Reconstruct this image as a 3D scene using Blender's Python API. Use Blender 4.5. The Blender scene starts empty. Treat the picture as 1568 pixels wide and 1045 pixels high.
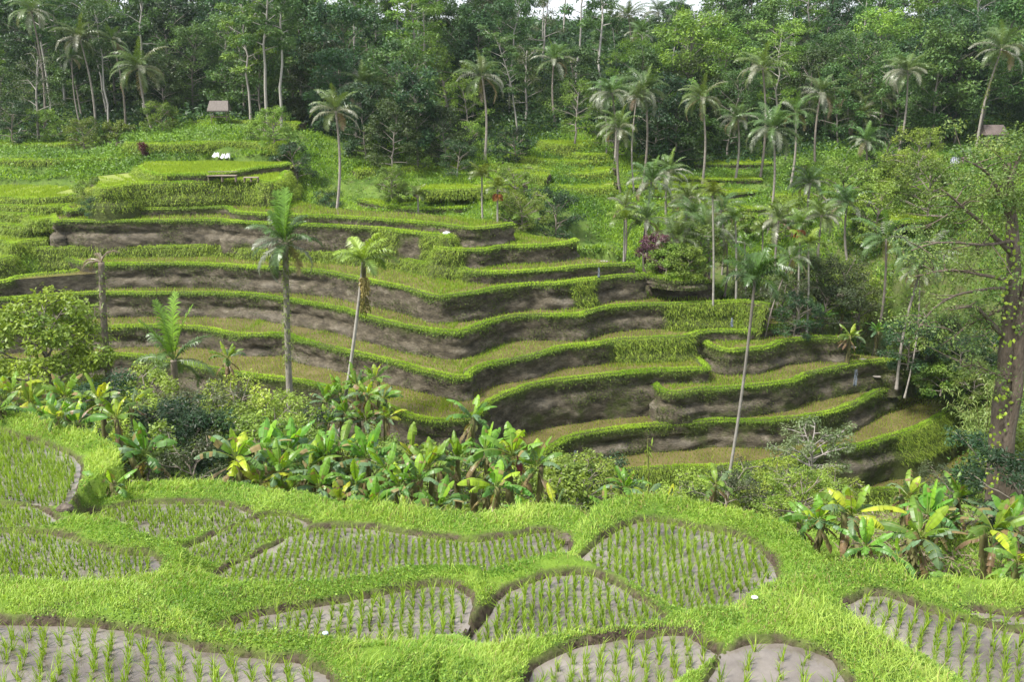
import bpy, math, random
import numpy as np
from mathutils import Vector
from mathutils.geometry import delaunay_2d_cdt

# ------------------------------------------------------------------ camera, sky, sun, exposure
SC = bpy.context.scene
COL = SC.collection
FPX = 1358.0
PITCH = math.radians(17.3)
cam_d = bpy.data.cameras.new('camera'); cam = bpy.data.objects.new('camera', cam_d); COL.objects.link(cam)
cam_d.sensor_width = 36.0; cam_d.lens = 36.0 * FPX / 1568.0
cam_d.clip_start = 0.1; cam_d.clip_end = 3000
cam.location = (0, 0, 0); cam.rotation_euler = (math.radians(90) - PITCH, 0, 0)
SC.camera = cam

SUN_EL, SUN_AZ = math.radians(56), math.radians(-118)      # azimuth measured from +Y (north) clockwise
world = bpy.data.worlds.new("World"); SC.world = world; world.use_nodes = True
wn, wl = world.node_tree.nodes, world.node_tree.links
wn.clear()
w_out = wn.new('ShaderNodeOutputWorld'); w_bg = wn.new('ShaderNodeBackground')
w_sky = wn.new('ShaderNodeTexSky'); w_sky.sky_type = 'NISHITA'; w_sky.sun_disc = False
w_sky.sun_elevation = SUN_EL; w_sky.sun_rotation = SUN_AZ
w_sky.air_density = 1.0; w_sky.dust_density = 2.0
w_tc = wn.new('ShaderNodeTexCoord'); w_no = wn.new('ShaderNodeTexNoise'); w_no.inputs['Scale'].default_value = 3.0
w_no.inputs['Detail'].default_value = 6
w_rp = wn.new('ShaderNodeValToRGB'); w_rp.color_ramp.elements[0].position = .35; w_rp.color_ramp.elements[1].position = .62
w_rp.color_ramp.elements[0].color = (.55, .55, .55, 1); w_rp.color_ramp.elements[1].color = (.97, .97, .97, 1)
w_mx = wn.new('ShaderNodeMix'); w_mx.data_type = 'RGBA'
w_mx.inputs['B'].default_value = (6.9, 7.2, 7.8, 1)             # bright cloud deck
wl.new(w_tc.outputs['Generated'], w_no.inputs['Vector']); wl.new(w_no.outputs['Fac'], w_rp.inputs['Fac'])
wl.new(w_rp.outputs['Color'], w_mx.inputs['Factor']); wl.new(w_sky.outputs['Color'], w_mx.inputs['A'])
wl.new(w_mx.outputs['Result'], w_bg.inputs['Color']); wl.new(w_bg.outputs['Background'], w_out.inputs['Surface'])
w_bg.inputs['Strength'].default_value = 0.10

sun_d = bpy.data.lights.new('sun', 'SUN'); sun_d.energy = 4.4; sun_d.angle = math.radians(10); sun_d.color = (1, .965, .9)
sun = bpy.data.objects.new('sun', sun_d); COL.objects.link(sun)
sdir = Vector((math.sin(SUN_AZ) * math.cos(SUN_EL), math.cos(SUN_AZ) * math.cos(SUN_EL), math.sin(SUN_EL)))
sun.rotation_euler = sdir.to_track_quat('Z', 'Y').to_euler(); sun.location = (-60, -20, 120)

SC.view_settings.view_transform = 'Standard'; SC.view_settings.look = 'None'
SC.view_settings.exposure = 1.0; SC.view_settings.gamma = 1.0
SC.cycles.max_bounces = 6; SC.cycles.diffuse_bounces = 3; SC.cycles.transmission_bounces = 4; SC.cycles.volume_bounces = 1

R = np.random.default_rng(11)
random.seed(5)
CP, SP = math.cos(PITCH), math.sin(PITCH)

# ------------------------------------------------------------------ helpers: the photograph's pixels to points in the world
def ray(px, py):
    u = (px - 784.0) / FPX; v = -(py - 522.5) / FPX
    return np.array([u, CP + v * SP, v * CP - SP])
def at(px, py, d):
    r = ray(px, py); return r * (d / r[1])
def on_plane(px, py, z):
    r = ray(px, py); return r * (z / r[2])
def to_px(P):
    P = np.asarray(P, float).reshape(-1, 3)
    dep = P[:, 1] * CP - P[:, 2] * SP; up = P[:, 1] * SP + P[:, 2] * CP
    dep = np.where(dep < .05, .05, dep)
    return np.stack([784 + FPX * P[:, 0] / dep, 522.5 - FPX * up / dep, dep], 1)
def in_view(P, mx=160, my=110):
    q = to_px(P); ok = (P[:, 1] * CP - P[:, 2] * SP) > .3
    return ok & (q[:, 0] > -mx) & (q[:, 0] < 1568 + mx) & (q[:, 1] > -my - 260) & (q[:, 1] < 1045 + my)

def vnoise(P, scale, seed=0):
    """smooth value noise in -1..1"""
    P = np.asarray(P, float) * scale + seed * 17.31
    i = np.floor(P).astype(np.int64); f = P - i; f = f * f * (3 - 2 * f)
    def h(a, b, c):
        n = (a * 374761393 + b * 668265263 + c * 2147483647 + seed * 974711) & 0xffffffff
        n = ((n ^ (n >> 13)) * 1274126177) & 0xffffffff
        return ((n ^ (n >> 16)) & 0xffff) / 32767.5 - 1
    r = 0
    for dx in (0, 1):
        for dy in (0, 1):
            for dz in (0, 1):
                w = (f[:, 0] if dx else 1 - f[:, 0]) * (f[:, 1] if dy else 1 - f[:, 1]) * (f[:, 2] if dz else 1 - f[:, 2])
                r = r + w * h(i[:, 0] + dx, i[:, 1] + dy, i[:, 2] + dz)
    return r
def fbm(P, scale, seed=0, octv=3):
    r = 0; a = 1.0
    for k in range(octv):
        r = r + a * vnoise(P, scale * 2 ** k, seed + k); a *= .5
    return r / 1.75
def xyz(x, y, z=0.0):
    return np.stack([x, y, np.broadcast_to(z, np.shape(x))], 1)
def nrm(v):
    return v / np.maximum(np.linalg.norm(v, axis=-1, keepdims=True), 1e-9)

# ------------------------------------------------------------------ helpers: meshes
class MB:
    def __init__(s):
        s.V = []; s.C = []; s.F4 = []; s.F3 = []; s.n = 0
    def add(s, V, quads=None, tris=None, col=(.1, .1, .1)):
        V = np.asarray(V, np.float32).reshape(-1, 3); col = np.asarray(col, np.float32)
        if col.ndim == 1: col = np.broadcast_to(col, (len(V), 3))
        s.V.append(V); s.C.append(col)
        if quads is not None and len(quads): s.F4.append(np.asarray(quads, np.int32).reshape(-1, 4) + s.n)
        if tris is not None and len(tris): s.F3.append(np.asarray(tris, np.int32).reshape(-1, 3) + s.n)
        s.n += len(V)
        return s
    def mesh(s, name, mat, smooth=False):
        V = np.concatenate(s.V) if s.V else np.zeros((0, 3), np.float32)
        C = np.concatenate(s.C) if s.C else np.zeros((0, 3), np.float32)
        q = np.concatenate(s.F4) if s.F4 else np.zeros((0, 4), np.int32)
        t = np.concatenate(s.F3) if s.F3 else np.zeros((0, 3), np.int32)
        me = bpy.data.meshes.new(name)
        me.vertices.add(len(V)); me.vertices.foreach_set('co', V.ravel())
        nl = q.size + t.size
        me.loops.add(nl); me.loops.foreach_set('vertex_index', np.concatenate([q.ravel(), t.ravel()]).astype(np.int32))
        npoly = len(q) + len(t)
        me.polygons.add(npoly)
        st = np.concatenate([np.arange(len(q)) * 4, q.size + np.arange(len(t)) * 3]).astype(np.int32)
        me.polygons.foreach_set('loop_start', st)
        try: me.polygons.foreach_set('loop_total', np.concatenate([np.full(len(q), 4), np.full(len(t), 3)]).astype(np.int32))
        except Exception: pass
        me.polygons.foreach_set('use_smooth', np.full(npoly, smooth, dtype=bool))
        a = me.attributes.new('col', 'FLOAT_COLOR', 'POINT')
        a.data.foreach_set('color', np.concatenate([C, np.ones((len(C), 1), np.float32)], 1).ravel())
        me.update(calc_edges=True)
        if mat is not None: me.materials.append(mat)
        return me
    def obj(s, name, mat, parent=None, smooth=False):
        return link(name, s.mesh(name, mat, smooth), parent)
def link(name, me, parent=None):
    o = bpy.data.objects.new(name, me); COL.objects.link(o)
    if parent is not None: o.parent = parent
    return o
def tag(o, label=None, cat=None, group=None, kind=None):
    if label: o['label'] = label
    if cat: o['category'] = cat
    if group: o['group'] = group
    if kind: o['kind'] = kind
    return o
def thing(name, label, cat, loc, rz=0, group=None, sc=1.0):
    o = bpy.data.objects.new(name, None); COL.objects.link(o)
    o.location = tuple(float(v) for v in loc); o.rotation_euler = (0, 0, rz); o.scale = (sc, sc, sc)
    o.empty_display_size = .3
    return tag(o, label, cat, group)

def cards(mb, pos, u, v, fold, col):
    """one folded leaf per row: base, side, tip, side"""
    n = len(pos); nn = nrm(np.cross(u, v)) * fold[:, None]
    P = np.stack([pos, pos + u * .45 + v * .5 + nn, pos + u, pos + u * .45 - v * .5 + nn], 1)
    q = np.arange(n * 4).reshape(n, 4)
    t = np.concatenate([q[:, [0, 1, 2]], q[:, [0, 2, 3]]])
    mb.add(P.reshape(-1, 3), tris=t, col=np.repeat(col, 4, 0))
def blades(mb, pos, tip, mid, wid, side, col, tipcol=None):
    """grass blade: two base, two middle, one tip vertex"""
    n = len(pos); w = side * wid[:, None]
    P = np.stack([pos - w * .5, pos + w * .5, mid - w * .42, mid + w * .42, tip], 1)
    b = np.arange(n)[:, None] * 5
    c = np.repeat(col[:, None], 5, 1)
    if tipcol is not None: c[:, 4] = tipcol
    mb.add(P.reshape(-1, 3), quads=b + np.array([0, 1, 3, 2]), tris=b + np.array([2, 3, 4]), col=c.reshape(-1, 3))
def tube(mb, path, rad, sides=8, col=(.2, .18, .15), cap=True):
    path = np.asarray(path, float); n = len(path); rad = np.broadcast_to(rad, (n,))
    tg = nrm(np.gradient(path, axis=0))
    ref = np.array([1., 0, 0]) if abs(tg[0][0]) < .8 else np.array([0, 1., 0])
    a = nrm(np.cross(tg, ref)); b = np.cross(tg, a)
    th = np.linspace(0, 2 * math.pi, sides, endpoint=False)
    P = path[:, None] + (a[:, None] * np.cos(th)[None, :, None] + b[:, None] * np.sin(th)[None, :, None]) * rad[:, None, None]
    i = np.arange(n - 1)[:, None] * sides; j = np.arange(sides)[None]; k = (j + 1) % sides
    q = np.stack([i + j, i + k, i + sides + k, i + sides + j], -1).reshape(-1, 4)
    t = None
    V = P.reshape(-1, 3)
    if cap:
        V = np.concatenate([V, path[-1:]]); t = np.stack([(n - 1) * sides + np.arange(sides), (n - 1) * sides + (np.arange(sides) + 1) % sides, np.full(sides, n * sides)], 1)
    c = np.asarray(col, float)
    if c.ndim == 2: c = np.concatenate([np.repeat(c, sides, 0), c[-1:]]) if cap else np.repeat(c, sides, 0)
    mb.add(V, quads=q, tris=t, col=c)
def box(mb, c, s, rz=0, col=(.2, .15, .1)):
    x, y, z = np.array(s) / 2
    V = np.array([[i, j, k] for k in (-z, z) for i, j in ((-x, -y), (x, -y), (x, y), (-x, y))])
    ca, sa = math.cos(rz), math.sin(rz)
    V = np.stack([V[:, 0] * ca - V[:, 1] * sa, V[:, 0] * sa + V[:, 1] * ca, V[:, 2]], 1) + np.array(c)
    mb.add(V, quads=[[3, 2, 1, 0], [4, 5, 6, 7], [0, 1, 5, 4], [1, 2, 6, 5], [2, 3, 7, 6], [3, 0, 4, 7]], col=col)
def resample(P, step):
    P = np.asarray(P, float)
    # Catmull-Rom, then even steps
    Q = np.concatenate([2 * P[:1] - P[1:2], P, 2 * P[-1:] - P[-2:-1]]); out = []
    for i in range(1, len(Q) - 2):
        t = np.linspace(0, 1, 24, endpoint=False)[:, None]
        a, b, c, d = Q[i - 1], Q[i], Q[i + 1], Q[i + 2]
        m1, m2 = (c - a) * .4, (d - b) * .4
        out.append((2 * t**3 - 3 * t**2 + 1) * b + (t**3 - 2 * t**2 + t) * m1 + (-2 * t**3 + 3 * t**2) * c + (t**3 - t**2) * m2)
    out = np.concatenate(out + [P[-1:]])
    L = np.concatenate([[0], np.cumsum(np.linalg.norm(np.diff(out, axis=0), axis=1))])
    s = np.linspace(0, L[-1], max(3, int(L[-1] / step)))
    return np.stack([np.interp(s, L, out[:, k]) for k in range(out.shape[1])], 1)
def pip(x, y, poly):
    r = np.zeros(len(x), bool); n = len(poly)
    for i in range(n):
        x0, y0 = poly[i][:2]; x1, y1 = poly[(i + 1) % n][:2]
        if y0 == y1: continue
        c = ((y0 > y) != (y1 > y)) & (x < (x1 - x0) * (y - y0) / (y1 - y0) + x0)
        r ^= c
    return r
def edge_dist(x, y, poly):
    d = np.full(len(x), 1e9); n = len(poly)
    for i in range(n):
        a = poly[i][:2]; b = poly[(i + 1) % n][:2]; ab = b - a; L = max(ab @ ab, 1e-9)
        t = np.clip(((x - a[0]) * ab[0] + (y - a[1]) * ab[1]) / L, 0, 1)
        d = np.minimum(d, np.hypot(x - a[0] - t * ab[0], y - a[1] - t * ab[1]))
    return d
def fill(poly, z, mb, col):
    vs = [Vector((float(p[0]), float(p[1]))) for p in poly]; n = len(vs)
    r = delaunay_2d_cdt(vs, [], [list(range(n))], 1, 1e-4)
    V = np.array([[v.x, v.y, z] for v in r[0]])
    t = np.array([f for f in r[2] if len(f) == 3])
    if len(t):
        e1 = V[t[:, 1]] - V[t[:, 0]]; e2 = V[t[:, 2]] - V[t[:, 0]]
        fl = (e1[:, 0] * e2[:, 1] - e1[:, 1] * e2[:, 0]) < 0
        t[fl] = t[fl][:, ::-1]
    mb.add(V, tris=t, col=col)

# ------------------------------------------------------------------ materials
def mat(name):
    m = bpy.data.materials.new(name); m.use_nodes = True
    nt = m.node_tree; nt.nodes.clear()
    return m, nt.nodes, nt.links
def nd(ns, t, **kw):
    n = ns.new(t)
    for k, v in kw.items():
        if k in n.inputs: n.inputs[k].default_value = v
        else: setattr(n, k, v)
    return n
def ramp(ns, stops):
    r = ns.new('ShaderNodeValToRGB'); e = r.color_ramp.elements
    while len(e) < len(stops): e.new(.5)
    for k, (p, c) in enumerate(stops): e[k].position = p; e[k].color = (*c, 1)
    return r
def leaf_mat(name, trans=.35, rough=.45, spec=.35, vary=.25, hue=.025, yel=1.25):
    m, ns, ls = mat(name)
    at_ = nd(ns, 'ShaderNodeAttribute', attribute_name='col'); oi = nd(ns, 'ShaderNodeObjectInfo')
    mr = nd(ns, 'ShaderNodeMapRange'); mr.inputs['To Min'].default_value = 1 - vary; mr.inputs['To Max'].default_value = 1 + vary
    mh = nd(ns, 'ShaderNodeMapRange'); mh.inputs['To Min'].default_value = .5 - hue; mh.inputs['To Max'].default_value = .5 + hue
    hs = nd(ns, 'ShaderNodeHueSaturation'); mu = nd(ns, 'ShaderNodeMath', operation='FRACT'); m2 = nd(ns, 'ShaderNodeMath', operation='MULTIPLY'); m2.inputs[1].default_value = 7.13
    ls.new(oi.outputs['Random'], mr.inputs['Value']); ls.new(oi.outputs['Random'], m2.inputs[0]); ls.new(m2.outputs[0], mu.inputs[0]); ls.new(mu.outputs[0], mh.inputs['Value'])
    ls.new(mr.outputs['Result'], hs.inputs['Value']); ls.new(mh.outputs['Result'], hs.inputs['Hue']); ls.new(at_.outputs['Color'], hs.inputs['Color'])
    p = nd(ns, 'ShaderNodeBsdfPrincipled', Roughness=rough); p.inputs['Specular IOR Level'].default_value = spec
    tr = nd(ns, 'ShaderNodeBsdfTranslucent'); gm = nd(ns, 'ShaderNodeMix', data_type='RGBA', blend_type='MULTIPLY'); gm.inputs['Factor'].default_value = 1
    gm.inputs['B'].default_value = (yel, yel * .98, .55, 1)
    mx = nd(ns, 'ShaderNodeMixShader'); mx.inputs['Fac'].default_value = trans; o = nd(ns, 'ShaderNodeOutputMaterial')
    ls.new(hs.outputs['Color'], p.inputs['Base Color']); ls.new(hs.outputs['Color'], gm.inputs['A']); ls.new(gm.outputs['Result'], tr.inputs['Color'])
    ls.new(p.outputs[0], mx.inputs[1]); ls.new(tr.outputs[0], mx.inputs[2]); ls.new(mx.outputs[0], o.inputs['Surface'])
    return m
def rough_mat(name, stops, scale=4, stretch=(1, 1, 1), rough=.9, bump=.4, usecol=0.0, spec=.2, detail=8, bscale=None):
    m, ns, ls = mat(name)
    tc = nd(ns, 'ShaderNodeTexCoord'); mp = nd(ns, 'ShaderNodeMapping'); mp.inputs['Scale'].default_value = stretch
    no = nd(ns, 'ShaderNodeTexNoise', Scale=scale, Detail=detail, Roughness=.65); rp = ramp(ns, stops)
    n2 = nd(ns, 'ShaderNodeTexNoise', Scale=bscale or scale * 3, Detail=6)
    p = nd(ns, 'ShaderNodeBsdfPrincipled', Roughness=rough); p.inputs['Specular IOR Level'].default_value = spec
    bp = nd(ns, 'ShaderNodeBump', Strength=bump, Distance=.05); o = nd(ns, 'ShaderNodeOutputMaterial')
    ls.new(tc.outputs['Object'], mp.inputs['Vector']); ls.new(mp.outputs[0], no.inputs['Vector']); ls.new(mp.outputs[0], n2.inputs['Vector'])
    ls.new(no.outputs['Fac'], rp.inputs['Fac']); ls.new(n2.outputs['Fac'], bp.inputs['Height']); ls.new(bp.outputs[0], p.inputs['Normal'])
    if usecol:
        a = nd(ns, 'ShaderNodeAttribute', attribute_name='col'); mx = nd(ns, 'ShaderNodeMix', data_type='RGBA'); mx.inputs['Factor'].default_value = usecol
        ls.new(rp.outputs['Color'], mx.inputs['A']); ls.new(a.outputs['Color'], mx.inputs['B']); ls.new(mx.outputs['Result'], p.inputs['Base Color'])
    else: ls.new(rp.outputs['Color'], p.inputs['Base Color'])
    ls.new(p.outputs[0], o.inputs['Surface'])
    return m
M_LEAF = leaf_mat('leaf_foliage', vary=.34, hue=.014)
M_PALM = leaf_mat('palm_frond', trans=.28, rough=.38, spec=.5, vary=.18)
M_BAN = leaf_mat('banana_leaf', trans=.42, rough=.4, spec=.4, vary=.14, yel=1.35)
M_GRASS = leaf_mat('grass_blade', trans=.4, rough=.5, spec=.3, vary=.0, hue=0, yel=1.2)
M_BARK = rough_mat('bark', [(.3, (.09, .075, .06)), (.55, (.22, .195, .165)), (.75, (.36, .33, .29))], scale=5, stretch=(1, 1, .5), usecol=.55)
M_STEM = rough_mat('pseudostem', [(.3, (.05, .035, .02)), (.5, (.12, .11, .045)), (.7, (.17, .2, .06))], scale=6, stretch=(1, 1, .3), rough=.6)

# ground: soil and low green growth mixed by noise and by the 'col' attribute (red = bare soil, green = lushness)
def ground_mat(name, g1, g2, s1, s2, sc=.6):
    m, ns, ls = mat(name)
    tc = nd(ns, 'ShaderNodeTexCoord'); a = nd(ns, 'ShaderNodeAttribute', attribute_name='col'); sp = nd(ns, 'ShaderNodeSeparateColor')
    n1 = nd(ns, 'ShaderNodeTexNoise', Scale=sc, Detail=9, Roughness=.7); n2 = nd(ns, 'ShaderNodeTexNoise', Scale=sc * 9, Detail=6, Roughness=.7)
    n3 = nd(ns, 'ShaderNodeTexNoise', Scale=sc * 2.3, Detail=8)
    rg = ramp(ns, [(.35, g1), (.65, g2)]); rs = ramp(ns, [(.35, s1), (.7, s2)])
    ad = nd(ns, 'ShaderNodeMath', operation='MULTIPLY_ADD'); ad.inputs[1].default_value = 1.4; ad.inputs[2].default_value = -.72
    a2 = nd(ns, 'ShaderNodeMath', operation='ADD', use_clamp=True)
    mx = nd(ns, 'ShaderNodeMix', data_type='RGBA'); p = nd(ns, 'ShaderNodeBsdfPrincipled', Roughness=.92); p.inputs['Specular IOR Level'].default_value = .15
    bp = nd(ns, 'ShaderNodeBump', Strength=.7, Distance=.08); o = nd(ns, 'ShaderNodeOutputMaterial')
    for n in (n1, n2, n3): ls.new(tc.outputs['Object'], n.inputs['Vector'])
    ls.new(a.outputs['Color'], sp.inputs[0]); ls.new(n3.outputs['Fac'], ad.inputs[0]); ls.new(ad.outputs[0], a2.inputs[0]); ls.new(sp.outputs[0], a2.inputs[1])
    ls.new(n1.outputs['Fac'], rg.inputs['Fac']); ls.new(n2.outputs['Fac'], rs.inputs['Fac'])
    ls.new(a2.outputs[0], mx.inputs['Factor']); ls.new(rg.outputs['Color'], mx.inputs['A']); ls.new(rs.outputs['Color'], mx.inputs['B'])
    ls.new(mx.outputs['Result'], p.inputs['Base Color']); ls.new(n2.outputs['Fac'], bp.inputs['Height']); ls.new(bp.outputs[0], p.inputs['Normal']); ls.new(p.outputs[0], o.inputs['Surface'])
    return m
M_GROUND = ground_mat('hillside_ground', (.035, .07, .012), (.11, .17, .03), (.05, .038, .025), (.17, .13, .085))
M_BANK = ground_mat('grassy_bank', (.07, .13, .015), (.16, .25, .03), (.03, .022, .015), (.11, .085, .06), sc=1.2)
# bare cut earth of the terrace walls: strata, damp streaks, moss
def riser_mat():
    m, ns, ls = mat('terrace_earth')
    tc = nd(ns, 'ShaderNodeTexCoord'); a = nd(ns, 'ShaderNodeAttribute', attribute_name='col'); sp = nd(ns, 'ShaderNodeSeparateColor')
    mp = nd(ns, 'ShaderNodeMapping'); mp.inputs['Scale'].default_value = (.8, .8, 1.9)
    n1 = nd(ns, 'ShaderNodeTexNoise', Scale=1.3, Detail=10, Roughness=.7); n2 = nd(ns, 'ShaderNodeTexNoise', Scale=6, Detail=9, Roughness=.78); n3 = nd(ns, 'ShaderNodeTexNoise', Scale=.7, Detail=10, Roughness=.78)
    rs = ramp(ns, [(.32, (.035, .03, .019)), (.46, (.105, .088, .06)), (.57, (.18, .153, .107)), (.72, (.33, .293, .228))])
    rg = ramp(ns, [(.3, (.035, .045, .012)), (.7, (.11, .135, .03))])
    md = nd(ns, 'ShaderNodeMix', data_type='RGBA', blend_type='MULTIPLY'); md.inputs['Factor'].default_value = .75
    rd = ramp(ns, [(.3, (.35, .33, .31)), (.62, (1, 1, 1))])
    ad = nd(ns, 'ShaderNodeMath', operation='ADD'); r2 = ramp(ns, [(.46, (0, 0, 0)), (.6, (1, 1, 1))]); mx = nd(ns, 'ShaderNodeMix', data_type='RGBA')
    p = nd(ns, 'ShaderNodeBsdfPrincipled', Roughness=.85); p.inputs['Specular IOR Level'].default_value = .25
    bp = nd(ns, 'ShaderNodeBump', Strength=1.0, Distance=.22); o = nd(ns, 'ShaderNodeOutputMaterial')
    ls.new(tc.outputs['Object'], mp.inputs['Vector']); ls.new(mp.outputs[0], n1.inputs['Vector']); ls.new(mp.outputs[0], n2.inputs['Vector']); ls.new(tc.outputs['Object'], n3.inputs['Vector'])
    ls.new(n1.outputs['Fac'], rs.inputs['Fac']); ls.new(n2.outputs['Fac'], rg.inputs['Fac']); ls.new(n2.outputs['Fac'], rd.inputs['Fac'])
    pm = nd(ns, 'ShaderNodeMix', data_type='RGBA'); pm.inputs['B'].default_value = (.30, .27, .225, 1); ls.new(sp.outputs[0], pm.inputs['Factor']); ls.new(rs.outputs['Color'], pm.inputs['A']); ls.new(pm.outputs['Result'], md.inputs['A']); ls.new(rd.outputs['Color'], md.inputs['B'])
    ls.new(a.outputs['Color'], sp.inputs[0]); ls.new(sp.outputs[1], ad.inputs[0]); ls.new(n3.outputs['Fac'], ad.inputs[1]); ls.new(ad.outputs[0], r2.inputs['Fac'])
    ls.new(r2.outputs['Color'], mx.inputs['Factor']); ls.new(md.outputs['Result'], mx.inputs['A']); ls.new(rg.outputs['Color'], mx.inputs['B'])
    ls.new(mx.outputs['Result'], p.inputs['Base Color']); ls.new(n2.outputs['Fac'], bp.inputs['Height']); ls.new(bp.outputs[0], p.inputs['Normal']); ls.new(p.outputs[0], o.inputs['Surface'])
    return m
M_RISER = riser_mat()
def mud_mat(name, c1, c2, r1=.08, r2=.45, sc=1.2, bump=.12):
    m, ns, ls = mat(name)
    tc = nd(ns, 'ShaderNodeTexCoord'); n1 = nd(ns, 'ShaderNodeTexNoise', Scale=sc, Detail=8, Roughness=.65); n2 = nd(ns, 'ShaderNodeTexNoise', Scale=sc * 12, Detail=5)
    rc = ramp(ns, [(.35, c1), (.65, c2)]); mr = nd(ns, 'ShaderNodeMapRange'); mr.inputs['From Min'].default_value = .4; mr.inputs['From Max'].default_value = .62
    mr.inputs['To Min'].default_value = r1; mr.inputs['To Max'].default_value = r2
    p = nd(ns, 'ShaderNodeBsdfPrincipled'); bp = nd(ns, 'ShaderNodeBump', Strength=bump, Distance=.02); o = nd(ns, 'ShaderNodeOutputMaterial')
    ls.new(tc.outputs['Object'], n1.inputs['Vector']); ls.new(tc.outputs['Object'], n2.inputs['Vector'])
    ls.new(n1.outputs['Fac'], rc.inputs['Fac']); ls.new(n1.outputs['Fac'], mr.inputs['Value']); ls.new(mr.outputs['Result'], p.inputs['Roughness']); ls.new(rc.outputs['Color'], p.inputs['Base Color'])
    ls.new(n2.outputs['Fac'], bp.inputs['Height']); ls.new(bp.outputs[0], p.inputs['Normal']); ls.new(p.outputs[0], o.inputs['Surface'])
    return m
M_MUD = mud_mat('wet_grey_mud', (.085, .071, .06), (.215, .19, .165), .015, .14, .9, .02)
M_FIELD = mud_mat('brown_paddy_water', (.085, .074, .028), (.145, .12, .05), .06, .3, .5, .06)
M_GREENF = mud_mat('green_paddy_bed', (.13, .17, .02), (.2, .24, .035), .5, .8, .6)

# ------------------------------------------------------------------ terraces: front edges read along the bunds, each at its own level
Z = dict(LA=-8.66, LB=-9.22, LC=-11.15, LD=-11.68, LE=-12.43, LF=-13.65, LG=-14.37, LH=-16.11, LGR=-15.2, LGL=-14.95, LI=-17.8, LK=-18.45, LJ=-19.2, LL=-20.12, LM=-22.12, LN=-23.85, LO=-26.73)
EDGE = dict(
 LA=[(212,256),(216,262),(235,268),(250,269),(330,268),(367,262),(395,258),(432,254),(446,250)],
 LB=[(150,283),(160,289),(181,285),(220,281.5),(260,281),(330,278.5),(372,277.5),(398,277.5),(416,281),(430,275),(440,263)],
 LC=[(98,312),(103,323),(118,322),(179,321),(260,320),(342,318),(353,323),(369,327),(403,329),(426,329.5),(457,331),(510,332.5),(557,335),(634,341),(672,344.5),(720,350.5),(758,347.5),(785,343)],
 LD=[(78,330),(84,340),(101,338.5),(158,340),(260,338),(336,337.6),(350,339.5),(403,343),(457,345),(510,346.5),(586,351),(615,356),(672,361),(686,364),(692,360)],
 LE=[(664,372),(672,381),(691,383),(739,384),(768,379),(803,378.5),(847,376),(874,372),(884,368)],
 LF=[(17,372),(20,381),(63,381),(147,379),(260,378),(346,377),(382,382),(460,384.5),(510,387),(538,390),(592,394),(643,403),(691,409.5),(707,412),(718,417),(749,419.5),(768,418),(803,417),(847,414),(879,409.5),(923,407),(959,405.5),(972,405)],
 LG=[(86,391),(104,396),(122,403),(150,406),(260,404.5),(327,406.5),(384,410),(451,413),(510,419),(557,430),(615,441),(666,454.5),(691,453.5),(730,449),(768,441),(814,436.6),(847,436.6),(890,430),(938,424.7),(977,422.5),(988,421)],
 LGR=[(984,424),(992,429),(1005,435.5),(1042,436.6),(1079,433),(1092,431)],
 LGL=[(-130,440),(0,433),(32,425),(74,420.5),(112,416.5),(125,411),(130,405)],
 LH=[(-130,468),(0,460),(50,456),(134,450),(217,450),(301,450),(378,452),(435,459),(523,474),(556,484),(623,501),(690,510),(717,506),(757,492),(792,484),(847,484),(890,484),(901,479),(933,471),(977,468),(1042,466),(1105,464),(1134,462),(1158,465),(1176,468)],
 LI=[(-130,520),(0,512),(100,505),(217,500.6),(285,502),(321,505.6),(361,514),(435,514),(452,520.7),(523,537),(573,547.5),(633,564),(690,577.6),(719,578),(724,569),(757,557.5),(808,547.5),(858,534),(911,529),(948,522),(1000,519),(1048,517),(1071,511),(1096,508),(1138,508),(1159,505),(1182,501),(1230,496),(1243,496),(1252,494)],
 LK=[(1078,522),(1084,529),(1113,538),(1134,536.5),(1172,533),(1197,524),(1224,521),(1254,518),(1274,519),(1292,519),(1302,516)],
 LJ=[(-130,560),(0,556),(100,550),(160,544),(220,548),(300,562),(380,576),(452,585),(523,598),(580,618),(620,636),(655,646),(690,646),(726,640),(757,614),(790,600),(824,589),(858,583),(925,576),(998,569),(1021,569),(1057,567),(1082,566),(1080,558),(1072,551)],
 LL=[(998,572),(1000,582),(1006,594),(1015,600),(1038,602.5),(1076,596.5),(1119,595),(1172,590),(1216,584),(1239,573.5),(1267,567),(1320,557.6),(1355,552.5),(1370,553),(1380,550)],
 LM=[(700,735),(780,715),(835,694),(848,685),(875,671.5),(925,661),(992,653),(1046,650),(1096,646.5),(1180,645),(1234,639.6),(1280,630),(1314,618),(1347,599.5),(1366,593),(1373,589)],
 LN=[(700,775),(800,752),(890,732),(950,723),(1000,719),(1100,716),(1180,709),(1230,698),(1272,687.5),(1320,682),(1374,667.5),(1414,653),(1454,631),(1466,616)],
 LO=[(1150,775),(1240,765),(1330,753),(1420,748),(1480,738),(1520,722),(1532,700)],
)
HR = dict(LJ=3.6, LN=3.6, LM=2.4, LO=3, LB=2.6, LC=1.8, LD=2.4)
CEN = np.array([-9.0, 74.0])
BACK = dict(LA=[(440,250),(330,248),(222,249)], LB=[(452,252),(330,250),(150,270)],
            LC=[(783,342),(730,336),(672,330),(567,323.5),(500,318),(437,303),(330,290),(120,300)])
KNOLL = []
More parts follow.
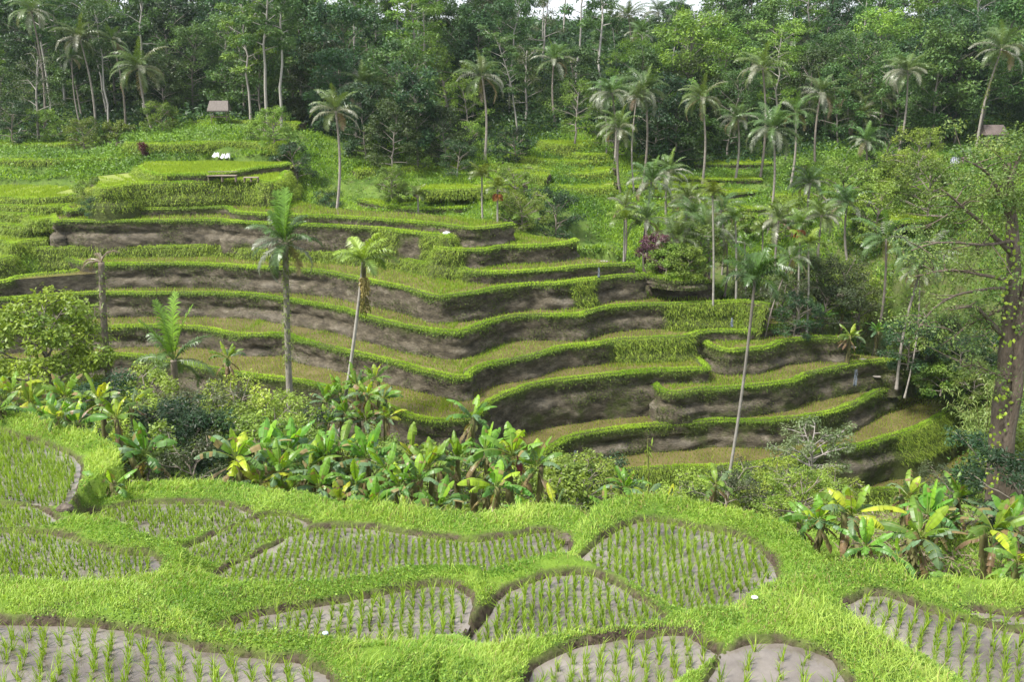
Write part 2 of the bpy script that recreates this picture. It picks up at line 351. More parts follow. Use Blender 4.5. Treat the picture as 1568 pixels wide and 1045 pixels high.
FARLEFT = [  # little stepped fields beyond the left shoulder
 ([(-140,300),(0,304),(74,304.5),(112,301),(118,298)],-10.6,1.2),([(-140,312),(10,316),(60,318),(92,317),(110,313)],-11.1,1.2),
 ([(-140,324),(0,327),(23,330),(60,329),(84,326)],-11.6,1.2),([(44,333),(50,340),(66,336),(84,336)],-11.75,.8),
 ([(-140,344),(10,345),(19,347),(36,349),(60,346.5),(84,345.5)],-12.25,1.4),([(-140,366),(6,370),(17,377),(34,369.5),(54,367),(76,366)],-13.1,1.3),
 ([(-140,404),(-20,402),(12,398),(24,392)],-13.9,1.4)]
FARFIELD = [([(190,220),(240,222),(300,221),(337,218),(380,218),(440,222)],90,1.0,0),([(300,187),(337,186),(400,187),(460,190)],100,.8,0),([(-60,246),(60,246),(150,244),(200,242)],86,1.6,0),([(-60,221),(80,222),(160,218)],95,1,0),
 ([(640,292),(700,291),(760,288),(800,290)],80,.8,0),([(850,232),(900,238),(930,236)],94,1.0,0),([(760,263),(800,268),(840,272)],87,.9,0),([(960,288),(1000,286),(1050,287),(1110,284)],90,.7,1),([(1060,251),(1120,252),(1190,250)],99,.7,1),([(1180,301),(1240,300),(1300,298)],87,.8,0),([(1000,313),(1060,312),(1120,310)],85,.8,0),
   # small rice terraces set in the back hillside: edge, level, face
 ([(545,306),(600,318),(650,321),(715,318),(735,312)],77,.7,1),([(610,313),(660,313),(700,310),(735,307)],80,.6,1),
 ([(700,306),(760,302),(800,300)],82,.7,0),([(540,262),(640,258),(730,256),(760,252)],91,.7,0),
 ([(790,252),(840,262),(900,268),(935,262)],87,1.2,0),([(770,238),(820,244),(870,250),(910,246)],92,1.2,0),
 ([(826,216),(850,222),(905,222),(912,212)],97,1.4,0),([(770,276),(840,284),(900,290),(940,286)],83,.9,0),
 
 ([(1000,272),(1080,276),(1170,275)],93,.6,1),([(985,300),(1080,299),(1130,297),(1165,293)],88,.7,1),
 ([(1085,318),(1130,322),(1200,318),(1270,314)],85,.8,1),([(1360,345),(1400,340),(1430,336)],70,.6,1),
 ([(988,420),(1010,428),(1060,430),(1078,424)],60.5,.7,1)]

class Layer: pass
LAYERS = []
def make_layer(key, px, z, hr, back=None, bund=.1, cen=None, step=.25):
    W = np.array([on_plane(a, b, z)[:2] for a, b in px])
    P = resample(W, step)
    if key in ('LA', 'LB', 'left_step', 'far_step', 'far_field', 'knoll') and len(P) > 14:
        w_ = 9; Pp = np.concatenate([np.repeat(P[:1], w_ // 2, 0), P, np.repeat(P[-1:], w_ // 2, 0)]); P = np.stack([np.convolve(Pp[:, k], np.ones(w_) / w_, 'valid') for k in (0, 1)], 1)
        P = P + nrm(P) * (fbm(xyz(P[:, 0], P[:, 1], z), .35, 33) * .45)[:, None]
    tg = nrm(np.gradient(P, axis=0)); out = np.stack([tg[:, 1], -tg[:, 0]], 1)
    P = P + out * (fbm(xyz(P[:, 0], P[:, 1], z), .45, 3) * .16)[:, None]
    if back: B = np.array([on_plane(a, b, z)[:2] for a, b in back])
    elif cen is not None: B = cen
    else: B = CEN[None]
    L = Layer(); L.key = key; L.P = P; L.out = out; L.z = z; L.hr = hr; L.poly = np.concatenate([P, B]); L.bund = bund; L.front = len(P)
    L.px = to_px(np.concatenate([P, np.full((len(P), 1), z)], 1))[:, 0]
    LAYERS.append(L)
    return L
for k in EDGE: make_layer(k, EDGE[k], Z[k], HR.get(k, 2.6), BACK.get(k))
def pushed(px, z, dist_, spread=0):
    W = np.array([on_plane(a, b, z)[:2] for a, b in px]); out = []
    for w in (W[-1], W[0]): out.append(w + nrm(w) * dist_)
    return np.array(out)
for k, px, z, hr in KNOLL: make_layer(k, px, z, hr, cen=pushed(px, z, 3.0))
for px, z, hr in FARLEFT: make_layer('left_step', px, z, hr, cen=pushed(px, z, 7), bund=.1)
for px, d, hr, wet in FARFIELD:
    z = at(*px[len(px) // 2], d)[2]; L = make_layer('far_step' if not wet else 'far_field', px, z, hr, cen=pushed(px, z, 6.0 if wet else 3.5), bund=.1)

# ------------------------------------------------------------------ foreground paddies
PADDY = [  # outline in the photograph, level, row spacing, tuft height, row angle
 ([(-90,640),(0,676),(40,688),(75,702),(96,716),(94,745),(86,777),(50,772),(0,770),(-90,775)],-9.6,.20,.30,1.45),
 ([(-60,785),(0,782),(40,785),(62,802),(68,818),(40,818),(-60,815)],-9.5,.17,.24,1.5),
 ([(-90,815),(0,828),(60,834),(110,852),(170,866),(208,868),(213,880),(190,893),(120,893),(60,902),(-90,908)],-9.2,.2,.26,1.35),
 ([(150,797),(190,787),(260,784),(330,787),(366,797),(352,812),(300,826),(270,832),(248,826),(200,815),(168,820)],-10.1,.17,.22,1.5),
 ([(300,852),(345,826),(400,803),(430,803),(455,812),(445,828),(400,842),(355,864),(320,862)],-9.85,.15,.2,1.5),
 ([(352,888),(400,862),(450,833),(495,821),(560,826),(640,838),(720,846),(800,836),(840,830),(838,862),(800,872),(740,890),(690,897),(620,898),(560,912),(505,920),(455,902),(400,892)],-9.6,.155,.2,1.72),
 ([(352,978),(420,962),(520,946),(600,930),(660,918),(688,917),(694,932),(686,958),(674,970),(640,980),(560,988),(450,988),(380,988)],-8.75,.2,.26,1.7),
 ([(-90,975),(0,982),(80,984),(160,992),(230,1008),(300,1026),(380,1038),(450,1050),(450,1110),(-90,1110)],-8.1,.27,.3,2.0),
 ([(742,986),(774,950),(800,922),(850,904),(898,900),(930,918),(970,942),(986,962),(960,985),(900,992),(820,998),(768,996)],-8.9,.175,.24,1.6),
 ([(920,862),(945,840),(980,818),(1000,813),(1060,826),(1110,834),(1140,852),(1160,884),(1130,896),(1105,912),(1090,935),(1050,946),(1020,930),(985,905),(950,890)],-9.35,.17,.26,1.5),
 ([(1328,938),(1360,934),(1420,958),(1500,980),(1568,994),(1680,1010),(1680,1100),(1540,1075),(1440,1010),(1370,968)],-8.8,.23,.26,1.1),
 ([(850,1040),(920,1012),(1000,1004),(1060,1000),(1052,1022),(1000,1040),(930,1060),(850,1075)],-8.25,.25,.3,1.5),
 ([(1132,1050),(1150,1022),(1190,1012),(1235,1022),(1256,1052),(1250,1100),(1132,1100)],-7.9,.4,.3,1.2),
 ([(1480,962),(1520,960),(1568,966),(1650,972),(1650,985),(1568,978),(1510,974)],-9.3,.25,.22,1.2)]
PAD = []
RAW = []
for px, z, sp_, h_, ang_ in PADDY:
    W = np.array([on_plane(a, b, z)[:2] for a, b in px]); RAW.append(resample(np.concatenate([W, W[:1]]), .18)[:-1])
for k, (px, z, sp_, h_, ang_) in enumerate(PADDY):
    W = RAW[k]; near = np.min([edge_dist(W[:, 0], W[:, 1], V) for j, V in enumerate(RAW) if j != k], 0)
    grow = np.clip(near * .5 - .15, .03, .34); grow = np.convolve(np.concatenate([grow[-4:], grow, grow[:4]]), np.ones(9) / 9, 'valid')
    a_ = 0.5 * np.sum(W[:, 0] * np.roll(W[:, 1], -1) - np.roll(W[:, 0], -1) * W[:, 1]); t_ = nrm(np.roll(W, -1, 0) - np.roll(W, 1, 0))
    W = W + np.stack([t_[:, 1], -t_[:, 0]], 1) * ((1 if a_ > 0 else -1) * grow)[:, None] + R.normal(0, .012, W.shape)
    PAD.append((W, z, sp_, h_, ang_))

# ------------------------------------------------------------------ the terrain: a surface through known ground points
CREST = [(-120,628,-9.3),(0,663,-9.45),(60,685,-9.5),(120,716,-9.6),(138,745,-9.8),(160,782,-10.0),(220,774,-10.0),(300,774,-10.0),(370,783,-10.05),(430,792,-10),(500,806,-9.8),(570,818,-9.7),(650,830,-9.6),(740,832,-9.55),(830,820,-9.5),(870,822,-9.4),(930,796,-9.3),(1000,790,-9.3),(1090,800,-9.3),(1160,820,-9.3),(1220,850,-9.3),(1300,893,-9.2),(1400,930,-9.15),(1480,945,-9.15),(1568,935,-9.3),(1700,925,-9.3)]
CTRL = []
for a, b, z in [(1385,570,-20.3),(1410,567,-20.3),(1432,568,-20.4),(1372,582,-21.0),(1400,584,-20.9),(1430,584,-21.0),(1450,588,-21.3),(1478,592,-21.5),(1400,600,-22.3),(1440,606,-22.4),(1480,606,-22.6),(1500,612,-22.6),(1478,620,-23.6),(1490,640,-24.4),(1500,660,-25.2),(1530,690,-26.4),(1545,670,-25.5)]: CTRL.append(tuple(on_plane(a, b, z)))
for W, z, *_ in PAD:
    for p in W[::4]: CTRL.append((p[0], p[1], z + .09))
for a, b, z in CREST:
    p = on_plane(a, b, z); CTRL.append(tuple(p))
    d = math.hypot(p[0], p[1])
    for e, dz in ((1.0, -.75 if a < 1150 else -.6), (2.2, -1.9 if a < 1150 else -1.6)): CTRL.append((p[0] * (1 + e / d), p[1] * (1 + e / d), z + dz))
BANKS = [(600,905,-8.95),(250,850,-9.2),(150,905,-8.85),(100,940,-8.5),(300,930,-8.75),(250,975,-8.2),(520,1010,-8.1),(700,1010,-8.2),(760,905,-9.0),(870,855,-9.2),(1000,965,-8.75),(1150,935,-8.8),(1250,950,-8.7),(1300,1000,-8.3),(1200,985,-8.3),(640,960+60,-8.0),(1080,1010,-8.0),(1350,1045,-7.9),(1120,800,-9.2),(880,900,-9.0),(1450,940,-9.0)]
for a, b, z in BANKS: CTRL.append(tuple(on_plane(a, b, z)))
for x in (-14, -7, 0, 7, 14):
    CTRL.append((x, 5.5, -7.6)); CTRL.append((x, 2, -7.4)); CTRL.append((x * 2, -8, -7.2))
GND = [  # valley and hillsides: px, py, distance
 (1300,880,17.6),(1400,860,18.5),(1450,885,17.9),(1500,850,19),(1568,900,17.5),(1400,800,21),(1320,830,19.5),(1530,778,24),(1640,800,22),(1200,830,20),
 (940,370,70),(850,330,76),(850,262,89),(900,222,97),(900,186,104),(740,237,93),(600,300,79),(600,268,87),(650,240,96),(600,200,106),(500,215,103),
 (1100,262,98),(1100,330,83),(1130,400,73),(1200,260,98),(1200,330,85),(1250,480,66),(1300,250,98),(1300,350,76),(1300,430,66),(1400,250,94),(1400,350,73),(1400,450,63),(1400,530,60),(1500,240,90),(1500,350,68),(1500,500,56),(1568,600,46),(1500,600,55),(1600,420,58),(1600,250,84),
 (100,200,106),(100,240,95),(60,272,84),(-60,272,84),(-100,200,106),(337,183,101),(337,217,90),(337,246,87),(440,240,90),(480,300,80),(200,215,98),(160,240,90),(0,330,75),(-100,430,66),
 (200,183,112),(500,180,112),(800,180,114),(1100,225,110),(1400,215,106),(1568,210,104)]
for a, b, d in GND: CTRL.append(tuple(at(a, b, d)))
for x, y, z in [(-16,26,-13.2),(-12,26,-13.2),(-16,32,-15.2),(-14,40,-17.2),(-24,40,-17.5),(-8,24,-12.8),(-3,23,-12.7),(1,23,-12.8),(5,24,-13.2),(0,30,-16.5),(-8,30,-15.8),(8,30,-17),(0,38,-20.5),(-8,36,-18.5),(10,38,-22),(-12,46,-20),(0,44,-23),(12,46,-26),(18,34,-19),(24,40,-24),(26,30,-15),(32,40,-20),(20,48,-28.5),(30,48,-28),(13,24,-13.2),(36,60,-21),(33,55,-24.5),
                (-40,30,-14),(-40,60,-16),(60,60,-14),(60,30,-14),(-60,130,0),(0,130,.5),(60,130,0),(-90,160,6.5),(0,165,6),(90,160,6.5),(-110,210,8.5),(0,215,7.5),(110,210,8.5),(0,280,6),(-140,300,7),(140,300,7),(-110,100,-4),(110,100,-5),(-90,60,-12),(90,60,-8)]: CTRL.append((x, y, z))
for L in LAYERS:
    if L.key.startswith(('far', 'left')):
        for p in L.P[::10]: CTRL.append((p[0], p[1], L.z - .45))
        continue
    e = L.P[-1]; ridge = L.key in ('LE', 'LF', 'LGR', 'LH', 'LI', 'LK', 'LL', 'LM', 'LN', 'knoll', 'ledge')
    for p, o in list(zip(L.P, L.out))[::14]:
        if ridge and np.hypot(*(p - e)) < 3.2: continue
        CTRL.append((p[0] - o[0] * .5, p[1] - o[1] * .5, L.z - 3.2))
    if ridge:
        t_ = nrm(CEN - e); o_ = np.array([-t_[1], t_[0]]) * (1 if t_[0] < 0 and -t_[1] < 0 else -1)
        o_ = np.array([t_[1], -t_[0]])
        for a_ in (.2, 1.6, 3.0, 5.0):
            q_ = e + t_ * a_
            for b_, dz_ in ((.35, -.12), (1.6, -.35), (3.4, -.9), (7, -2.2)): CTRL.append((q_[0] + o_[0] * b_, q_[1] + o_[1] * b_, L.z + dz_ - .02 * a_))
CTRL = np.array(CTRL, float)
_, iu = np.unique(np.round(CTRL[:, :2] * 4), axis=0, return_index=True); CTRL = CTRL[iu]
XY = CTRL[:, :2]; NC = len(XY)
K = np.sqrt(((XY[:, None] - XY[None])**2).sum(-1)); A = np.zeros((NC + 3, NC + 3))
A[:NC, :NC] = K - np.eye(NC) * .05; A[:NC, NC] = 1; A[:NC, NC + 1:] = XY; A[NC:, :NC] = A[:NC, NC:].T
SOL = np.linalg.solve(A, np.concatenate([CTRL[:, 2], np.zeros(3)]))
def gz(x, y):
    x = np.atleast_1d(np.asarray(x, float)); y = np.atleast_1d(np.asarray(y, float)); r = np.empty(len(x))
    for i in range(0, len(x), 20000):
        a, b = x[i:i + 20000], y[i:i + 20000]
        k = np.sqrt((a[:, None] - XY[:, 0])**2 + (b[:, None] - XY[:, 1])**2)
        r[i:i + 20000] = k @ SOL[:NC] + SOL[NC] + SOL[NC + 1] * a + SOL[NC + 2] * b
    return r
def near_layer(x, y, pad=0):
    r = np.zeros(len(x), bool)
    for L in LAYERS:
        if not L.key.startswith(('far', 'left')): r |= pip(x, y, L.poly)
    return r
FG = (-17.5, 17.5, 6.0, 24.5)
# coarse hill sheet on a fan of directions and distances
na, nr_ = 300, 300
an = np.linspace(-1.05, 1.05, na); rr = np.concatenate([np.linspace(-6, 12, 12), 12 + (np.linspace(0, 1, nr_ - 12)[1:])**1.6 * 400])
rr = rr[:]; AN, RR = np.meshgrid(an, rr)
gx = (np.tan(AN) * np.maximum(RR, 8)).ravel(); gy = RR.ravel()
g_z = gz(gx, gy)
g_z += fbm(xyz(gx, gy), .12, 5) * np.clip((gy - 25) / 40, 0, 1) * .8 + fbm(xyz(gx, gy), .5, 8) * np.clip((gy - 22) / 20, 0, 1) * .22
infg = (gx > FG[0] + .3) & (gx < FG[1] - .3) & (gy > FG[2] + .3) & (gy < FG[3] - .3)
g_z[infg] -= .9
g_z = np.where(gy > 280, 6 + (gy - 280) * .01, g_z)
for L in LAYERS:
    if L.key.startswith('far'): continue
    m_ = (gx > L.poly[:, 0].min()) & (gx < L.poly[:, 0].max()) & (gy > L.poly[:, 1].min()) & (gy < L.poly[:, 1].max()); id_ = np.where(m_)[0]
    id_ = id_[pip(gx[id_], gy[id_], np.concatenate([L.P[::2], L.P[-1:], L.poly[L.front:]]))]; up2 = [M for M in LAYERS if M.z > L.z + .05 and not M.key.startswith('far')]
    top_ = np.full(len(id_), L.z)
    for M in up2: top_ = np.where(pip(gx[id_], gy[id_], np.concatenate([M.P[::3], M.P[-1:], M.poly[M.front:]])), 99, top_)
    g_z[id_] = np.minimum(g_z[id_], top_ - .5)
nI = len(rr); ii = np.arange((nI - 1) * na).reshape(nI - 1, na)[:, :-1].ravel()
quads = np.stack([ii, ii + 1, ii + na + 1, ii + na], 1)
soil = np.clip(fbm(xyz(gx, gy), .13, 21) * .7 - .15, 0, .6)
rt = (gx > 14) & (gy > 52) & (gy < 76) & (gx < 42); soil = np.where(rt, soil + .34 + .25 * fbm(xyz(gx, gy), .3, 77), soil)
rt = (gx > 6) & (gx < 17) & (gy > 16) & (gy < 25); soil = np.where(rt, soil + .45, soil)
hill = MB().add(np.stack([gx, gy, g_z], 1), quads=quads, col=np.stack([soil, soil * 0 + .5, soil * 0], 1)).obj('hillside_terrain', M_GROUND, smooth=True)
tag(hill, kind='structure')

# fine sheet for the near terraces, cut down into each paddy
st_ = .085
fx, fy = np.meshgrid(np.arange(FG[0], FG[1], st_), np.arange(FG[2], FG[3], st_)); nfx = fx.shape[1]; nfy = fx.shape[0]
fx = fx.ravel(); fy = fy.ravel()
fzb = gz(fx, fy); fz = fzb + fbm(xyz(fx, fy), .9, 4) * .09 + fbm(xyz(fx, fy), 3.2, 6) * .05
fsd = np.full(len(fx), 9.0); fpz = np.full(len(fx), -99.)
for W, z, *_ in PAD:
    m = (fx > W[:, 0].min() - 1.2) & (fx < W[:, 0].max() + 1.2) & (fy > W[:, 1].min() - 1.2) & (fy < W[:, 1].max() + 1.2)
    idx = np.where(m)[0]; d = edge_dist(fx[idx], fy[idx], W); ins = pip(fx[idx], fy[idx], W); s = np.where(ins, -d, d)
    up_ = s < fsd[idx]; fsd[idx[up_]] = s[up_]; fpz[idx[up_]] = z
wall = np.clip((fsd + .02 + .05 * fbm(xyz(fx, fy), 3, 44)) / .1, 0, 1)
bund = np.exp(-((fsd - .34) / .2)**2) * .07 + .17 * np.clip((fsd - .05) / .55, 0, 1) * np.clip((3.5 - fsd) / 1.5, 0, 1) * (fsd < 8)
zt = np.maximum(fz + bund, np.where(fsd < 1.0, fpz + .1 + bund * .4, -99))
fz = np.where(fsd < 9, (fpz - .16) * (1 - wall) + zt * wall, fz)
soilf = np.clip(1.4 - np.abs(fsd) / .15, 0, 1) + np.clip(fbm(xyz(fx, fy), .8, 31) * 2.0 - .55, 0, .8)
ii = np.arange((nfy - 1) * nfx).reshape(nfy - 1, nfx)[:, :-1].ravel()
tag(MB().add(np.stack([fx, fy, fz], 1), quads=np.stack([ii, ii + 1, ii + nfx + 1, ii + nfx], 1), col=np.stack([soilf, soilf * 0 + .5, soilf * 0], 1)).obj('near_terrace_ground', M_BANK, smooth=True), kind='structure')
for W, z, *_ in PAD:
    c = W.mean(0); tgt = nrm(W - c)
    mb = MB(); fill(W + tgt * .1, z, mb, (.3, .25, .2))
    tag(mb.obj('paddy_mud', M_MUD), kind='structure')
fgz_grid = fz.reshape(nfy, nfx); fsd_grid = fsd.reshape(nfy, nfx)
def fg_sample(G, x, y):
    i = np.clip((x - FG[0]) / st_, 0, nfx - 1.001); j = np.clip((y - FG[2]) / st_, 0, nfy - 1.001); a = i.astype(int); b = j.astype(int); u = i - a; v = j - b
    return G[b, a] * (1 - u) * (1 - v) + G[b, a + 1] * u * (1 - v) + G[b + 1, a] * (1 - u) * v + G[b + 1, a + 1] * u * v
def ground_z(x, y):
    x = np.atleast_1d(np.asarray(x, float)); y = np.atleast_1d(np.asarray(y, float))
    inside = (x > FG[0]) & (x < FG[1]) & (y > FG[2]) & (y < FG[3])
    return np.where(inside, fg_sample(fgz_grid, x, y), gz(x, y))

# ------------------------------------------------------------------ terrace bodies
GRASSY = {'LF': [(-200, 712)], 'LB': [(100, 460)], 'LI': [(945, 1055)], 'LH': [(1030, 1180)], 'LN': [(850, 1215), (1380, 1480)], 'LD': [(655, 720), (585, 605)], 'LE': [(640, 700)], 'LG': [(880, 900)], 'LO': [(1100, 1600)], 'LA': [(200, 250)]}
GREEN = ('LA', 'LB', 'left_step', 'far_step', 'far_field', 'knoll', 'ledge')
grassmb, hangmb, cropmb = MB(), MB(), MB()
def pal(n, a, b, var=.12):
    t = R.random((n, 1)); c = np.array(a) * (1 - t) + np.array(b) * t
    return c * (1 + R.normal(0, var, (n, 1)))
for L in LAYERS:
    P, O, z, n = L.P, L.out, L.z, len(L.P)
    gr = np.zeros(n)
    for a, b in GRASSY.get(L.key, []): gr = np.maximum(gr, ((L.px > a) & (L.px < b)) * 1.0)
    if L.key in ('left_step', 'far_step', 'knoll'): gr[:] = .8
    k = np.ones(9) / 9; gr = np.convolve(np.pad(gr, 4, 'edge'), k, 'valid') if n > 9 else gr
    # field surface
    mb = MB(); fill(L.poly, z, mb, (.2, .15, .08))
    tag(mb.obj('rice_field', M_GREENF if L.key in GREEN else M_FIELD), kind='structure')
    # bund and cut face
    prof = [(-.56, -.06), (-.45, .04), (-.3, L.bund), (-.1, L.bund), (.02, L.bund * .4)]
    nrw = 16; rows = []; cols = []; pales = []
    P3 = xyz(P[:, 0], P[:, 1], z); ledge = .5 + .5 * np.tanh(fbm(P3, .22, 9) * 4); lh = .55 + .12 * fbm(P3, .15, 12)
    for off, dz in prof:
        wob = fbm(P3, 1.1, 14) * .05
        rows.append(np.concatenate([P + O * (off + wob)[:, None] if np.ndim(wob) else P, np.full((n, 1), z + dz)], 1)); cols.append(np.full(n, .75)); pales.append(np.zeros(n))
    for r in range(1, nrw + 1):
        t = r / nrw; dep = t * L.hr; q = xyz(P[:, 0], P[:, 1], z - dep)
        rel = dep / min(L.hr, 1.9)
        off = .04 + (.08 + .3 * gr) * dep + fbm(q * np.array([1, 1, 2.2]), .8, 15) * (.05 + .1 * min(rel, 1)) + fbm(q * np.array([1, 1, 2.0]), 2.2, 17) * .17 + ledge * .3 * np.clip((rel - lh) / .12, 0, 1) + gr * .15 * math.sin(math.pi * min(rel, 1))
        off = off - .16 * ((np.abs(rel - lh + .1) < .09) * ledge); pales.append(ledge * np.exp(-((rel - lh - .12) / .1)**2) * (.15 + .9 * fbm(q, .9, 19)) * (1 - gr))
        rows.append(np.concatenate([P + O * off[:, None], np.full((n, 1), z - dep)], 1)); cols.append({'LL': .08, 'LM': .1, 'LN': .12, 'LO': .12, 'LJ': .05, 'LK': .06}.get(L.key, 0) + .36 * np.exp(-rel * 7) - .13 + gr * .8 + .07 * (rel > .85))
    G = np.stack(rows); m = len(rows); c = np.stack(cols); pl_ = np.clip(np.stack(pales), 0, 1)
    i = (np.arange(m - 1)[:, None] * n + np.arange(n - 1)[None]).ravel()
    mb = MB().add(G.reshape(-1, 3), quads=np.stack([i, i + n, i + n + 1, i + 1], 1), col=np.stack([pl_.ravel(), c.ravel() - .2 * pl_.ravel(), c.ravel() * 0], 1))
    # plain side and rear faces close the body
    bk = L.poly[L.front - 1:]; bk = np.concatenate([bk, L.poly[:1]]); bk = resample(bk, .8)
    bn = len(bk); V = np.concatenate([xyz(bk[:, 0], bk[:, 1], z - .01), xyz(bk[:, 0], bk[:, 1], z - L.hr)])
    j = np.arange(bn - 1); mb.add(V, quads=np.stack([j, j + bn, j + bn + 1, j + 1], 1), col=(0, -.1, 0))
    tag(mb.obj('terrace_bank', M_RISER, smooth=True), kind='structure')
    # bund grass
    keep = in_view(P3, 120, 60)
    idx0 = np.where(keep)[0]
    if len(idx0) < 4: continue
    far = np.clip(P[:, 1].mean() / 60, .8, 1.5)
    wv = 1 + .5 * fbm(P3, .6, 46); wv2 = 1 + .7 * fbm(P3, .33, 47)
    ng = int(len(idx0) * .25 * 330 / far)
    i = R.choice(idx0, ng); i = i[R.random(ng) < np.clip(.82 + 1.1 * fbm(P3[i], .5, 49), .25, 1)]; ng = len(i); off = .07 - R.uniform(0, .35, ng) * np.clip(wv[i], .45, 1.5); x = P[i] + O[i] * off[:, None] + R.normal(0, .07, (ng, 2))
    h = np.where(off > -.1, .0, L.bund) - np.clip(off, 0, 1) * .6
    pos = np.concatenate([x, (z + h * .9)[:, None]], 1); ln = R.uniform(.05, .125, ng) * np.clip(wv2[i] + .5 * fbm(pos, 1.6, 40), .35, 2.3) * (1.25 if L.key in GREEN else 1)
    lean = np.concatenate([O[i] * R.uniform(-.25, .75, ng)[:, None] + R.normal(0, .35, (ng, 2)), np.ones((ng, 1)) * .9], 1)
    tip = pos + nrm(lean) * ln[:, None]; mid = pos * .5 + tip * .5 + np.array([0, 0, .03]); tip[:, 2] -= ln * .12
    sd = nrm(np.concatenate([R.normal(0, .3, (ng, 1)) + 1, R.normal(0, .5, (ng, 1)), np.zeros((ng, 1))], 1))
    tc_ = np.clip(.5 + .9 * fbm(pos, .4, 48) + R.normal(0, .25, ng), 0, 1)[:, None]; cc = np.array((.21, .38, .025)) * (1 - tc_) + np.array((.47, .64, .07)) * tc_; dr_ = R.random(ng) < .03; cc[dr_] = (.38, .33, .15); blades(grassmb, pos, tip, mid, R.uniform(.022, .05, ng) * far, sd, cc)
    # hanging growth below the edge and on the grassy faces
    nh = int(len(idx0) * .25 * (80 + 50 * (L.key in GRASSY)) / far); i = R.choice(idx0, nh); g = gr[i]; dn = np.where(R.random(nh) < g, R.random(nh) * min(L.hr, 1.75), np.abs(R.normal(0, .1, nh)) * np.clip(1.0 + 2.2 * fbm(P3[i], .5, 44), .25, 3.5))
    i2 = i
    def face(i, dn):
        rr_ = np.clip(dn / L.hr * nrw, 0, nrw - .01); a = rr_.astype(int); u = (rr_ - a)[:, None]
        return G[len(prof) - 1 + a, i] * (1 - u) + G[len(prof) + a, i] * u
    def hang(i, dn, lmin, lmax, ca, cb, wid=(.03, .06)):
        m_ = len(i); pos = face(i, dn) + np.concatenate([R.normal(0, .08, (m_, 2)), R.normal(0, .03, (m_, 1))], 1)
        ln = R.uniform(lmin, lmax, m_); d = np.concatenate([O[i] * R.uniform(.3, 1, m_)[:, None] + R.normal(0, .35, (m_, 2)), R.uniform(-.2, .8, (m_, 1))], 1)
        mid = pos + nrm(d) * (ln * .55)[:, None]; tip = mid + nrm(d * np.array([1, 1, .2]) + np.array([0, 0, -.9])) * (ln * .5)[:, None]
        sd = nrm(np.concatenate([R.normal(0, .3, (m_, 1)) + 1, R.normal(0, .5, (m_, 1)), np.zeros((m_, 1))], 1))
        blades(hangmb, pos, tip, mid, R.uniform(*wid, m_) * far, sd, pal(m_, ca, cb, .2))
    hang(i, dn, .07, .2, (.06, .12, .012), (.2, .3, .035))
    ig = idx0[gr[idx0] > .3]
    if len(ig):
        ngr = int(len(ig) * .25 * 300 / far); i = R.choice(ig, ngr); hang(i, R.random(ngr)**1.35 * min(L.hr, 1.8), .22, .62, (.12, .21, .02), (.36, .46, .06), (.018, .036))
    # moss and small ferns in patches on the bare faces
    nm = int(len(idx0) * .25 * (480 if L.key in ('LL', 'LM', 'LN', 'LO', 'LJ') else 300) / far); i = R.choice(idx0, nm); dn = R.random(nm) * min(L.hr, 1.8); pp = face(i, dn)
    ok = fbm(pp * np.array([1, 1, 1.6]), .55, 51) > .08 + .35 * (R.random(nm) - .5); i, dn = i[ok], dn[ok]
    if len(i): hang(i, dn, .05, .16, (.04, .065, .012), (.13, .17, .03), (.03, .07))
    # rice in rows on the field
    if L.key in ('knoll', 'ledge'): continue
    upper = [M for M in LAYERS if M.z > z + .05 and not (M.key.startswith('far') ) and abs(M.P[:, 1].mean() - P[:, 1].mean()) < 22]
    dense = L.key in ('LA', 'LB', 'left_step', 'far_field', 'far_step')
    spc = .24 if not dense else .26
    ii_ = idx0[::1]; ph = R.random(len(ii_))
    nrow = {'LC': 44, 'LA': 60, 'LM': 30, 'LN': 34, 'LO': 44, 'LL': 30}.get(L.key, 26)
    J, I = np.meshgrid(np.arange(nrow), ii_, indexing='ij'); J = J.ravel(); I = I.ravel()
    x = P[I] - O[I] * (.72 + J * spc * 1.05)[:, None] + R.normal(0, .035, (len(I), 2))
    ok = pip(x[:, 0], x[:, 1], L.poly)
    for M in upper: ok &= ~pip(x[:, 0], x[:, 1], M.poly)
    ok &= R.random(len(x)) < (.86 if not dense else 1)
    x = x[ok]; nb = 3 if not dense else 6
    if not len(x): continue
    x = np.repeat(x, nb, 0) + R.normal(0, .03 if not dense else .08, (len(x) * nb, 2)); m_ = len(x)
    pos = xyz(x[:, 0], x[:, 1], z - .01); ln = R.uniform(.12, .25, m_) * (1.1 if dense else 1)
    d = np.concatenate([R.normal(0, .3, (m_, 2)), np.ones((m_, 1))], 1); tip = pos + nrm(d) * ln[:, None]; mid = (pos + tip) / 2
    sd = nrm(np.concatenate([R.normal(0, .4, (m_, 1)) + 1, R.normal(0, .5, (m_, 1)), np.zeros((m_, 1))], 1))
    cc = pal(m_, (.13, .25, .018), (.29, .385, .035)) if not dense else pal(m_, (.2, .31, .02), (.33, .43, .035))
    if L.key in ('LM', 'LN', 'LO', 'LJ'): cc = cc * np.array([1.04, .93, .9])
    blades(cropmb, pos, tip, mid, R.uniform(.022, .042, m_) * far, sd, cc)
tag(grassmb.obj('bund_grass', M_GRASS), 'bright green grass along the terrace bunds', 'grass', kind='stuff')
tag(hangmb.obj('hanging_grass', M_GRASS), 'hanging grass and moss on the terrace walls', 'grass', kind='stuff')
tag(cropmb.obj('rice_crop', M_GRASS), 'young rice planted in rows on the far terraces', 'rice', kind='stuff')

